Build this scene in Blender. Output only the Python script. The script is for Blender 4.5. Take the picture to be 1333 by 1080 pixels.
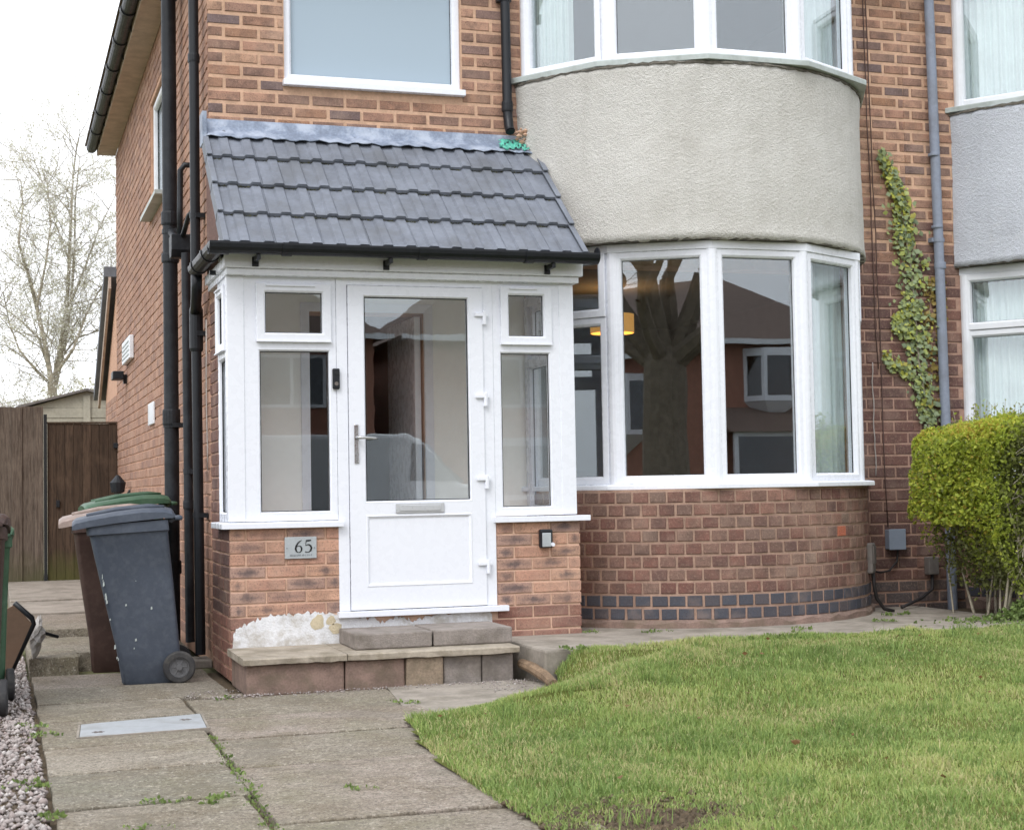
import bpy, math, random
import numpy as np
from mathutils import Vector, Matrix
R = math.radians
random.seed(7); rng = np.random.default_rng(7)
for o in list(bpy.data.objects): bpy.data.objects.remove(o)
scene = bpy.context.scene
COL = scene.collection

# ------------------------------------------------------------------ camera
CAM_POS = (-1.3299, -10.4292, 1.14)
YAW, PITCH, ROLL = R(18.187), R(2.698), R(-1.027)
F = Vector((math.sin(YAW)*math.cos(PITCH), math.cos(YAW)*math.cos(PITCH), math.sin(PITCH)))
r0 = Vector((math.cos(YAW), -math.sin(YAW), 0)); u0 = r0.cross(F)
cr, sr = math.cos(ROLL), math.sin(ROLL)
RT, UP = cr*r0+sr*u0, -sr*r0+cr*u0
cam = bpy.data.cameras.new('camera'); cam.sensor_width = 36; cam.sensor_fit = 'HORIZONTAL'
cam.lens = 2035.4/1333*36; cam.clip_end = 2000; cam.clip_start = .05
cam.dof.use_dof = True; cam.dof.focus_distance = 10.0; cam.dof.aperture_fstop = 9.0
camo = bpy.data.objects.new('camera', cam); COL.objects.link(camo)
camo.matrix_world = Matrix(((RT.x, UP.x, -F.x, CAM_POS[0]), (RT.y, UP.y, -F.y, CAM_POS[1]), (RT.z, UP.z, -F.z, CAM_POS[2]), (0, 0, 0, 1)))
scene.camera = camo

# ------------------------------------------------------------------ sky, sun, exposure (bright overcast)
SUN_EL, SUN_AZ = R(48), R(222)          # compass from +Y towards +X
w = bpy.data.worlds.new('World'); scene.world = w; w.use_nodes = True
nt = w.node_tree; nt.nodes.clear()
sky = nt.nodes.new('ShaderNodeTexSky'); sky.sky_type = 'NISHITA'; sky.sun_disc = False
sky.sun_elevation = SUN_EL; sky.sun_rotation = SUN_AZ; sky.dust_density = 4.0; sky.air_density = 1.2
hs = nt.nodes.new('ShaderNodeHueSaturation'); hs.inputs['Saturation'].default_value = .12
mx = nt.nodes.new('ShaderNodeMix'); mx.data_type = 'RGBA'; mx.inputs['Factor'].default_value = .62
mx.inputs['B'].default_value = (17.0, 17.5, 18.6, 1)
bg = nt.nodes.new('ShaderNodeBackground'); bg.inputs['Strength'].default_value = .13
out = nt.nodes.new('ShaderNodeOutputWorld')
nt.links.new(sky.outputs[0], hs.inputs['Color']); nt.links.new(hs.outputs[0], mx.inputs['A'])
nt.links.new(mx.outputs['Result'], bg.inputs['Color']); nt.links.new(bg.outputs[0], out.inputs['Surface'])
sl = bpy.data.lights.new('sun', 'SUN'); sl.energy = 1.2; sl.angle = R(22); sl.color = (1, .98, .95)
so = bpy.data.objects.new('sun', sl); COL.objects.link(so)
sd = Vector((math.sin(SUN_AZ)*math.cos(SUN_EL), math.cos(SUN_AZ)*math.cos(SUN_EL), math.sin(SUN_EL)))
so.rotation_euler = sd.to_track_quat('Z', 'Y').to_euler(); so.location = (0, -6, 20)
vs = scene.view_settings; vs.view_transform = 'Standard'; vs.look = 'None'; vs.exposure = 0.07; vs.gamma = 1; vs.use_curve_mapping = False
scene.render.engine = 'CYCLES'
scene.cycles.max_bounces = 8; scene.cycles.transparent_max_bounces = 16

# ------------------------------------------------------------------ materials
def S2L(c): return tuple((x/255/12.92 if x/255 <= .04045 else ((x/255+.055)/1.055)**2.4) for x in c)
MATS = {}
class NT:
    def __init__(s, name):
        s.m = bpy.data.materials.new(name); s.m.use_nodes = True; s.t = s.m.node_tree; s.t.nodes.clear()
        s.out = s.n('ShaderNodeOutputMaterial'); MATS[name] = s.m
    def n(s, t, **k):
        x = s.t.nodes.new(t)
        for a, b in k.items(): setattr(x, a, b)
        return x
    def l(s, a, b): s.t.links.new(a, b)
    def setin(s, node, **k):
        for a, b in k.items():
            i = node.inputs[a.replace('_', ' ')]
            if hasattr(b, 'is_output') or isinstance(b, bpy.types.NodeSocket): s.l(b, i)
            else: i.default_value = b
        return node
    def noise(s, co, scale, detail=3, rough=.55, dist=0):
        x = s.n('ShaderNodeTexNoise'); s.l(co, x.inputs['Vector'])
        x.inputs['Scale'].default_value = scale; x.inputs['Detail'].default_value = detail
        x.inputs['Roughness'].default_value = rough; x.inputs['Distortion'].default_value = dist
        return x.outputs['Fac']
    def ramp(s, fac, stops, mode='LINEAR'):
        x = s.n('ShaderNodeValToRGB'); x.color_ramp.interpolation = mode
        while len(x.color_ramp.elements) < len(stops): x.color_ramp.elements.new(.5)
        for e, (p, c) in zip(x.color_ramp.elements, stops):
            e.position = p; e.color = (c, c, c, 1) if isinstance(c, (int, float)) else (*c[:3], 1)
        s.l(fac, x.inputs['Fac']); return x.outputs['Color']
    def mix(s, fac, a, b, mode='MIX'):
        x = s.n('ShaderNodeMix', data_type='RGBA', blend_type=mode)
        for k, v in (('Factor', fac), ('A', a), ('B', b)):
            if isinstance(v, bpy.types.NodeSocket): s.l(v, x.inputs[k])
            elif k == 'Factor': x.inputs[k].default_value = v
            else: x.inputs[k].default_value = (*v[:3], 1)
        return x.outputs['Result']
    def math(s, op, a, b=0.0):
        x = s.n('ShaderNodeMath', operation=op)
        for i, v in enumerate((a, b)):
            if isinstance(v, bpy.types.NodeSocket): s.l(v, x.inputs[i])
            else: x.inputs[i].default_value = v
        return x.outputs[0]
    def pos(s): return s.n('ShaderNodeNewGeometry').outputs['Position']
    def obj(s): return s.n('ShaderNodeTexCoord').outputs['Object']
    def bump(s, h, strength=.3, dist=.01):
        x = s.n('ShaderNodeBump'); x.inputs['Strength'].default_value = strength; x.inputs['Distance'].default_value = dist
        s.l(h, x.inputs['Height']); return x.outputs['Normal']
    def bsdf(s, color, rough=.6, normal=None, spec=.5, metal=0, extra=None):
        b = s.n('ShaderNodeBsdfPrincipled')
        if isinstance(color, bpy.types.NodeSocket): s.l(color, b.inputs['Base Color'])
        else: b.inputs['Base Color'].default_value = (*color[:3], 1)
        if isinstance(rough, bpy.types.NodeSocket): s.l(rough, b.inputs['Roughness'])
        else: b.inputs['Roughness'].default_value = rough
        b.inputs['Specular IOR Level'].default_value = spec; b.inputs['Metallic'].default_value = metal
        if normal is not None: s.l(normal, b.inputs['Normal'])
        s.l(b.outputs[0], s.out.inputs['Surface']); return b
def simple(name, rgb, rough=.6, var=.12, scale=6, bscale=60, bstr=.15, bdist=.004, spec=.4, metal=0, dirt=None, dscale=2.5, damt=.35):
    """base colour in sRGB 0-255, broad and fine tonal variation, fine relief, optional dirt"""
    t = NT(name); p = t.pos(); c = S2L(rgb)
    n1 = t.noise(p, scale, 4); n2 = t.noise(p, scale*9, 3)
    k = t.math('ADD', t.math('MULTIPLY', n1, .6), t.math('MULTIPLY', n2, .4))
    col = t.ramp(k, [(.38, tuple(x*(1-var*1.3) for x in c)), (.62, tuple(min(1, x*(1+var*1.3)) for x in c))])
    if dirt:
        d = t.ramp(t.noise(p, dscale, 6, .65), [(.47, 0.0), (.64, damt)])
        col = t.mix(d, col, S2L(dirt))
    rr = t.ramp(n2, [(.3, max(.02, rough-.08)), (.7, min(1, rough+.08))])
    t.bsdf(col, rr, t.bump(t.noise(p, bscale, 3), bstr, bdist), spec, metal); return t.m
def brick_mat(name, pal, smear=None, dark=.0, rough=.85, mott=.35, bstr=.5, fleck=.24):
    t = NT(name); p = t.pos()
    rnd = t.math('FRACT', t.math('ADD', t.n('ShaderNodeObjectInfo').outputs['Random'], t.n('ShaderNodeNewGeometry').outputs['Random Per Island']))
    n = len(pal); col = t.ramp(rnd, [(i/(n-1) if n > 1 else 0, S2L(c)) for i, c in enumerate(pal)])
    nb = t.noise(p, 9, 5, .65); nf = t.noise(p, 70, 4, .7)
    col = t.mix(t.ramp(nb, [(.42, 0.0), (.66, mott)]), col, S2L((92, 76, 70)))
    col = t.mix(t.ramp(nf, [(.52, 0.0), (.68, fleck)]), col, S2L((204, 176, 152)))
    col = t.mix(t.ramp(t.noise(p, 150, 2, .6), [(.54, 0.0), (.66, .55)]), col, S2L((68, 56, 52)))
    col = t.mix(t.ramp(t.noise(p, 3.0, 5, .6), [(.5, 0.0), (.68, .28)]), col, S2L((190, 164, 146)))
    if smear:
        g = t.n('ShaderNodeTexCoord').outputs['Generated']; s = t.n('ShaderNodeSeparateXYZ'); t.l(g, s.inputs[0])
        ax = t.math('ABSOLUTE', t.math('SUBTRACT', s.outputs['X'], .5)); az = t.math('ABSOLUTE', t.math('SUBTRACT', s.outputs['Z'], .5))
        d = t.math('ADD', t.math('MULTIPLY', ax, 1.25), t.math('MULTIPLY', az, 1.1))
        d = t.math('ADD', d, t.math('MULTIPLY', t.math('SUBTRACT', t.noise(p, 22, 4), .5), 1.0))
        amt = t.ramp(rnd, [(.15, 0.05), (.6, .75)])
        col = t.mix(t.math('MULTIPLY', t.ramp(d, [(.1, 1.0), (.62, 0.0)]), amt), col, S2L(smear))
    t.bsdf(col, rough, t.bump(t.math('ADD', nf, t.math('MULTIPLY', t.noise(p, 160, 3), .6)), bstr, .006), .25)
    return t.m
brick_mat('brick_upper', [(186, 148, 126), (168, 128, 110), (188, 150, 126), (128, 106, 100), (172, 130, 106), (142, 114, 102), (168, 128, 102), (120, 104, 104), (178, 138, 116)], mott=.7)
brick_mat('brick_lower', [(116, 84, 76), (102, 74, 70), (124, 90, 80), (94, 72, 70), (110, 82, 76)], mott=.5)
brick_mat('brick_header', [(120, 84, 76), (128, 92, 82), (108, 74, 68), (138, 112, 100), (116, 86, 77), (126, 106, 96), (112, 82, 76), (144, 108, 95), (104, 80, 76)], mott=.6)
brick_mat('brick_orange', [(186, 108, 84), (180, 104, 80)], mott=.2)
brick_mat('brick_blue', [(70, 74, 84), (80, 82, 90), (64, 69, 80), (90, 85, 88)], mott=.15, rough=.55, fleck=.05)
brick_mat('brick_base', [(92, 84, 84), (84, 78, 80), (98, 86, 82)], mott=.4)
brick_mat('brick_side', [(178, 140, 120), (166, 128, 110), (186, 148, 128), (152, 120, 108), (174, 134, 114)], mott=.4)
brick_mat('brick_porch', [(204, 162, 138), (190, 146, 126), (178, 142, 126), (198, 156, 132), (170, 140, 128), (186, 150, 132)], smear=(80, 74, 78), mott=.4)
brick_mat('brick_old_red', [(146, 104, 92), (134, 94, 84), (156, 114, 98)], mott=.4)
simple('mortar_upper', (200, 165, 140), .95, .12, 8, 220, .6, .006)
simple('mortar_lower', (170, 138, 122), .95, .15, 8, 220, .6, .006, dirt=(120, 95, 82))
simple('mortar_header', (166, 138, 122), .95, .15, 8, 220, .6, .006, dirt=(128, 104, 92))
simple('mortar_porch', (208, 174, 152), .95, .1, 8, 220, .6, .006)
simple('mortar_side', (196, 156, 132), .95, .1, 8, 220, .6, .006)
simple('white_pvc', (229, 232, 240), .28, .0, 2, 8, .0, .001)
simple('white_pvc_old', (224, 227, 233), .4, .02, 2, 30, .04, .002, dirt=(190, 194, 192), dscale=3, damt=.3)
simple('grey_sill', (176, 184, 182), .5, .05, 3, 40, .1, .002, dirt=(120, 126, 118), dscale=4, damt=.5)
simple('gasket', (30, 32, 34), .6, .05)
simple('lead', (132, 143, 162), .5, .2, 7, 14, .35, .012, dirt=(184, 191, 203), dscale=7, damt=.55, metal=0)
simple('roof_tile', (116, 121, 131), .62, .13, 5, 180, .35, .004, dirt=(96, 98, 100), dscale=3, damt=.5)
simple('moss', (84, 84, 58), .95, .3, 20, 120, .6, .01)
simple('black_pvc', (25, 28, 33), .4, .12, 4, 50, .04, .002, spec=.35)
simple('black_iron', (25, 29, 35), .48, .25, 5, 60, .15, .003, dirt=(66, 70, 74), dscale=7, damt=.25, spec=.35)
simple('blue_grey_paint', (134, 142, 158), .5, .08, 5, 60, .1, .003, dirt=(96, 96, 98), dscale=5, damt=.4)
simple('soffit_brown', (192, 174, 162), .7, .1, 6, 80, .2, .003, dirt=(160, 142, 130), dscale=5, damt=.5)
simple('grey_concrete', (150, 142, 132), .92, .15, 5, 130, .5, .006, dirt=(102, 96, 84), dscale=4, damt=.55)
simple('step_slab', (160, 150, 136), .92, .15, 6, 120, .5, .006, dirt=(108, 100, 80), dscale=5, damt=.6)
simple('step_tan', (146, 130, 112), .92, .2, 9, 110, .6, .008, dirt=(104, 94, 78), dscale=7, damt=.6)
simple('step_block', (140, 132, 126), .92, .15, 7, 110, .6, .008, dirt=(100, 92, 82), dscale=6, damt=.6)
simple('step_brick', (134, 113, 103), .92, .2, 9, 110, .6, .008, dirt=(104, 94, 78), dscale=7, damt=.6)
simple('white_render', (220, 221, 224), .85, .08, 6, 90, .6, .008, dirt=(158, 148, 130), dscale=9, damt=.6)
simple('bare_render', (186, 174, 148), .9, .15, 14, 90, .5, .006)
simple('plaster', (206, 204, 192), .9, .03, 3, 60, .05, .002)
simple('inner_plaster', (246, 247, 244), .9, .02, 3, 60, .05, .002)
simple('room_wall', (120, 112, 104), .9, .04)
simple('carpet', (84, 76, 68), .95, .1)
simple('curtain', (214, 224, 224), .9, .05, 4, 300, .1, .001)
simple('blind', (214, 226, 232), .8, .01, 2, 40, .02, .001)
simple('chrome', (190, 190, 190), .18, .05, metal=1)
simple('letterbox', (196, 198, 202), .35, .04, metal=.3)
simple('bin_grey', (70, 77, 89), .5, .08, 5, 300, .12, .002, dirt=(104, 110, 118), dscale=22, damt=.22)
simple('bin_brown', (64, 47, 42), .5, .1, 5, 300, .12, .002, dirt=(92, 74, 66), dscale=20, damt=.25)
simple('lid_brown', (140, 124, 116), .5, .1, 5, 300, .12, .002, dirt=(190, 168, 158), dscale=8, damt=.5)
simple('bin_green', (58, 88, 66), .5, .1, 5, 300, .12, .002, dirt=(96, 120, 100), dscale=6, damt=.4)
simple('tyre', (52, 52, 54), .8, .12, 9, 150, .3, .003, dirt=(98, 94, 88), dscale=9, damt=.4)
simple('hub', (96, 96, 98), .6, .1)
simple('shed_wood', (168, 163, 148), .9, .12, 4, 70, .3, .004)
simple('bark_pale', (152, 144, 128), .95, .25, 12, 60, .6, .01)
simple('bark_dark', (128, 118, 104), .95, .25, 12, 50, .6, .02)
simple('timber', (136, 114, 92), .95, .25, 12, 60, .6, .01, dirt=(86, 72, 58), dscale=8, damt=.6)
simple('soil', (104, 90, 72), 1, .3, 14, 90, .9, .03)
simple('asphalt', (84, 84, 86), .95, .1, 8, 150, .5, .006)
simple('garden_ground', (112, 112, 78), 1, .25, 3, 60, .6, .02)
simple('steel_plate', (170, 174, 178), .55, .1, 6, 90, .25, .003, dirt=(124, 124, 120), dscale=6, damt=.5, metal=.15)
simple('pewter', (176, 182, 186), .45, .06, 12, 60, .05, .001, metal=.2)
simple('black_ink', (14, 14, 16), .5, .05)
simple('faint_ink', (122, 128, 134), .6, .05)
simple('grey_box', (116, 110, 106), .7, .1, 8, 90, .2, .002, dirt=(84, 76, 72), dscale=9, damt=.6)
simple('blue_box', (134, 144, 160), .5, .05, 8, 90, .1, .002)
simple('cable_black', (40, 36, 36), .6, .1)
simple('cable_grey', (168, 160, 154), .7, .1)
simple('cable_brown', (88, 68, 62), .8, .1)
t = NT('lamp_cloth'); b_ = t.bsdf(S2L((214, 160, 74)), .8); b_.inputs['Emission Color'].default_value = (1, .5, .12, 1); b_.inputs['Emission Strength'].default_value = .45
simple('teal_plastic', (92, 178, 158), .35, .2, 12, 40, .4, .01)
simple('far_roof', (116, 100, 92), .9, .12, 9, 30, .4, .02)
simple('far_brick', (156, 112, 96), .9, .15, 6, 40, .3, .01)
simple('van_paint', (226, 228, 230), .25, .02)
simple('panel_board', (120, 98, 82), .8, .1, 6, 60, .2, .003, dirt=(110, 86, 70), dscale=6, damt=.4)
simple('bag_plastic', (168, 164, 160), .4, .1, 9, 30, .5, .02)
simple('peb_dark', (104, 100, 92), 1, .3, 30, 160, .7, .01)

def wood(name, rgb, dark, axis=(14, 14, .9), green=None):
    t = NT(name); p = t.pos(); mp = t.n('ShaderNodeMapping'); mp.inputs['Scale'].default_value = axis; t.l(p, mp.inputs['Vector'])
    rnd = t.n('ShaderNodeObjectInfo').outputs['Random']; c = S2L(rgb)
    col = t.ramp(rnd, [(0, tuple(x*.72 for x in c)), (1, tuple(x*1.2 for x in c))])
    g1 = t.noise(mp.outputs[0], 3.5, 6, .7, .8); g2 = t.noise(mp.outputs[0], 11, 4, .7)
    col = t.mix(t.ramp(g1, [(.42, 0.0), (.62, .75)]), col, S2L(dark)); col = t.mix(t.ramp(g2, [(.5, 0.0), (.66, .5)]), col, S2L(dark))
    col = t.mix(t.ramp(t.noise(p, 5, 4), [(.55, 0.0), (.7, .35)]), col, tuple(x*1.25 for x in c))
    if green:
        z = t.n('ShaderNodeSeparateXYZ'); t.l(p, z.inputs[0]); h = t.math('ADD', z.outputs['Z'], t.math('MULTIPLY', t.noise(p, 4, 4), .5))
        col = t.mix(t.ramp(h, [(.35, .75), (.8, 0.0)]), col, S2L(green))
    t.bsdf(col, .9, t.bump(g2, .4, .006), .2)
wood('fence_wood', (112, 100, 90), (66, 56, 50), green=(78, 80, 52)); wood('gate_wood', (88, 72, 60), (48, 40, 34), green=(84, 88, 44))
def glass(name, tint=(.97, .985, .98), ior=2.1, rough=0.0, wav=0.0, wscale=3):
    t = NT(name); fr = t.n('ShaderNodeFresnel'); bf = t.n('ShaderNodeNewGeometry').outputs['Backfacing']; t.l(t.math('ADD', t.math('MULTIPLY', bf, 1/ior-ior), ior), fr.inputs['IOR'])
    g = t.n('ShaderNodeBsdfGlossy'); g.inputs['Roughness'].default_value = rough; g.inputs['Color'].default_value = (.90, .955, 1, 1)
    tr = t.n('ShaderNodeBsdfTransparent'); tr.inputs['Color'].default_value = (*tint, 1)
    m = t.n('ShaderNodeMixShader'); t.l(fr.outputs[0], m.inputs[0]); t.l(tr.outputs[0], m.inputs[1]); t.l(g.outputs[0], m.inputs[2])
    if wav:
        nm = t.bump(t.noise(t.pos(), wscale, 2), wav, .02); t.l(nm, g.inputs['Normal'])
    t.l(m.outputs[0], t.out.inputs['Surface'])
glass('glass', wav=.006, wscale=2.2)
glass('glass_door', wav=.008, wscale=5.0, ior=2.0)
glass('glass_porch', wav=.004, wscale=3.0, ior=1.55, tint=(.985,.99,.99))
glass('glass_far', tint=(.4, .43, .45), ior=1.9)
# frosted bathroom glass
t = NT('glass_frosted'); t.bsdf(S2L((150, 168, 182)), .12, None, .9)

# pebble-dash
def render_mat(name, rgb, dirt):
    t = NT(name); p = t.pos(); v = t.n('ShaderNodeTexVoronoi'); t.l(p, v.inputs['Vector']); v.inputs['Scale'].default_value = 130
    v2 = t.n('ShaderNodeTexVoronoi'); t.l(p, v2.inputs['Vector']); v2.inputs['Scale'].default_value = 42
    n = t.noise(p, 210, 4, .7); big = t.noise(p, 2.2, 5, .6)
    c = S2L(rgb)
    col = t.ramp(t.math('ADD', t.math('MULTIPLY', v.outputs['Distance'], .7), t.math('MULTIPLY', n, .5)), [(.2, tuple(x*.72 for x in c)), (.62, tuple(x*1.08 for x in c))])
    col = t.mix(t.ramp(big, [(.42, 0.0), (.75, .45)]), col, S2L(dirt))
    col = t.mix(t.ramp(t.noise(p, 5, 5, .6), [(.6, 0.0), (.8, .3)]), col, S2L((222, 220, 214)))
    sm = t.n('ShaderNodeMapping'); sm.inputs['Scale'].default_value = (5, 5, .5); t.l(p, sm.inputs['Vector'])
    col = t.mix(t.ramp(t.noise(sm.outputs[0], 1.5, 6, .65), [(.5, 0.0), (.7, .16)]), col, S2L(tuple(x*.85 for x in dirt)))
    h = t.math('ADD', t.math('ADD', v.outputs['Distance'], n), t.math('MULTIPLY', v2.outputs['Distance'], .8))
    t.bsdf(col, .95, t.bump(h, .62, .012), .15)
render_mat('pebbledash', (204, 202, 197), (182, 178, 170))
render_mat('pebbledash_blue', (196, 200, 208), (174, 178, 188))

# paving stone: sandstone colour with lichen, wear and damp stains
t = NT('paving'); p = t.pos()
rnd = t.n('ShaderNodeObjectInfo').outputs['Random']
base = t.ramp(rnd, [(0, S2L((160, 151, 138))), (.25, S2L((136, 129, 114))), (.5, S2L((149, 140, 127))), (.75, S2L((162, 149, 139))), (1, S2L((134, 129, 116)))])
base = t.mix(t.ramp(t.noise(p, 2.2, 6, .65, .6), [(.44, 0.0), (.6, .6)]), base, S2L((124, 112, 92)))
base = t.mix(t.ramp(t.noise(p, 1.3, 5, .6), [(.5, 0.0), (.66, .4)]), base, S2L((132, 132, 104)))
base = t.mix(t.ramp(t.noise(p, 14, 5, .7), [(.55, 0.0), (.66, .55)]), base, S2L((190, 182, 166)))
base = t.mix(t.ramp(t.noise(p, 34, 5, .7), [(.5, 0.0), (.62, .7)]), base, S2L((100, 92, 79)))
base = t.mix(t.ramp(t.noise(p, 95, 3, .7), [(.52, 0.0), (.62, .75)]), base, S2L((84, 77, 68)))
base = t.mix(t.ramp(t.noise(p, 60, 3, .7), [(.58, 0.0), (.66, .6)]), base, S2L((206, 199, 186)))
wp_ = t.n('ShaderNodeVectorMath', operation='ADD'); t.l(p, wp_.inputs[0]); nz = t.n('ShaderNodeTexNoise'); t.l(p, nz.inputs['Vector']); nz.inputs['Scale'].default_value = 3; nz.inputs['Detail'].default_value = 5; t.l(nz.outputs['Color'], wp_.inputs[1])
vc = t.n('ShaderNodeTexVoronoi', feature='DISTANCE_TO_EDGE'); t.l(wp_.outputs[0], vc.inputs['Vector']); vc.inputs['Scale'].default_value = 1.1
base = t.mix(t.math('MULTIPLY', t.ramp(vc.outputs['Distance'], [(.0, 1.0), (.006, .0)]), t.ramp(t.noise(p, .9, 2), [(.5, 0.0), (.58, .8)])), base, S2L((70, 62, 52)))
base = t.mix(t.ramp(t.noise(p, 1.7, 7, .7, 1.2), [(.54, 0.0), (.58, .38)]), base, S2L((112, 106, 94)))
sx = t.n('ShaderNodeMapping'); sx.inputs['Scale'].default_value = (1.2, 9, 1); t.l(p, sx.inputs['Vector'])
base = t.mix(t.ramp(t.noise(sx.outputs[0], 1.6, 5, .6), [(.52, 0.0), (.66, .28)]), base, S2L((112, 102, 86)))
t.bsdf(base, t.ramp(t.noise(p, 3, 4), [(.35, .7), (.65, .95)]), t.bump(t.math('ADD', t.noise(p, 18, 5, .6), t.noise(p, 120, 4, .7)), .7, .014), .3)

def leafy(name, stops, rough=.5, trans=.35):
    """colour from a per-leaf attribute"""
    t = NT(name); a = t.n('ShaderNodeAttribute'); a.attribute_name = 'tint'
    col = t.ramp(a.outputs['Fac'], [(p, S2L(c)) for p, c in stops])
    b = t.n('ShaderNodeBsdfPrincipled'); t.l(col, b.inputs['Base Color']); b.inputs['Roughness'].default_value = rough; b.inputs['Specular IOR Level'].default_value = .3
    tr = t.n('ShaderNodeBsdfTranslucent'); t.l(col, tr.inputs['Color'])
    m = t.n('ShaderNodeMixShader'); m.inputs[0].default_value = trans
    t.l(b.outputs[0], m.inputs[1]); t.l(tr.outputs[0], m.inputs[2]); t.l(m.outputs[0], t.out.inputs['Surface'])
leafy('grass_blade', [(0, (94, 116, 64)), (.3, (124, 148, 82)), (.6, (154, 174, 101)), (.85, (184, 191, 118)), (1, (194, 184, 140))])
leafy('hedge_leaf', [(0, (106, 110, 74)), (.35, (136, 142, 84)), (.6, (166, 182, 76)), (.85, (206, 212, 92)), (1, (190, 156, 84))], .5, .5)
leafy('ivy_leaf', [(0, (110, 124, 98)), (.4, (142, 156, 118)), (.7, (164, 174, 100)), (.9, (198, 200, 90)), (1, (120, 90, 60))], .4, .2)
leafy('blossom', [(0, (168, 162, 140)), (.4, (196, 196, 168)), (.7, (238, 236, 234)), (1, (248, 246, 246))], .8, .4)
leafy('weed_leaf', [(0, (88, 108, 60)), (1, (140, 160, 92))])
t = NT('gravel'); col = t.ramp(t.n('ShaderNodeNewGeometry').outputs['Random Per Island'], [(0, S2L((132, 122, 118))), (.3, S2L((164, 156, 152))), (.6, S2L((144, 130, 126))), (.85, S2L((190, 184, 180))), (1, S2L((104, 96, 94)))])
t.bsdf(col, .85, t.bump(t.noise(t.pos(), 120, 3), .3, .004), .3)

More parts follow.
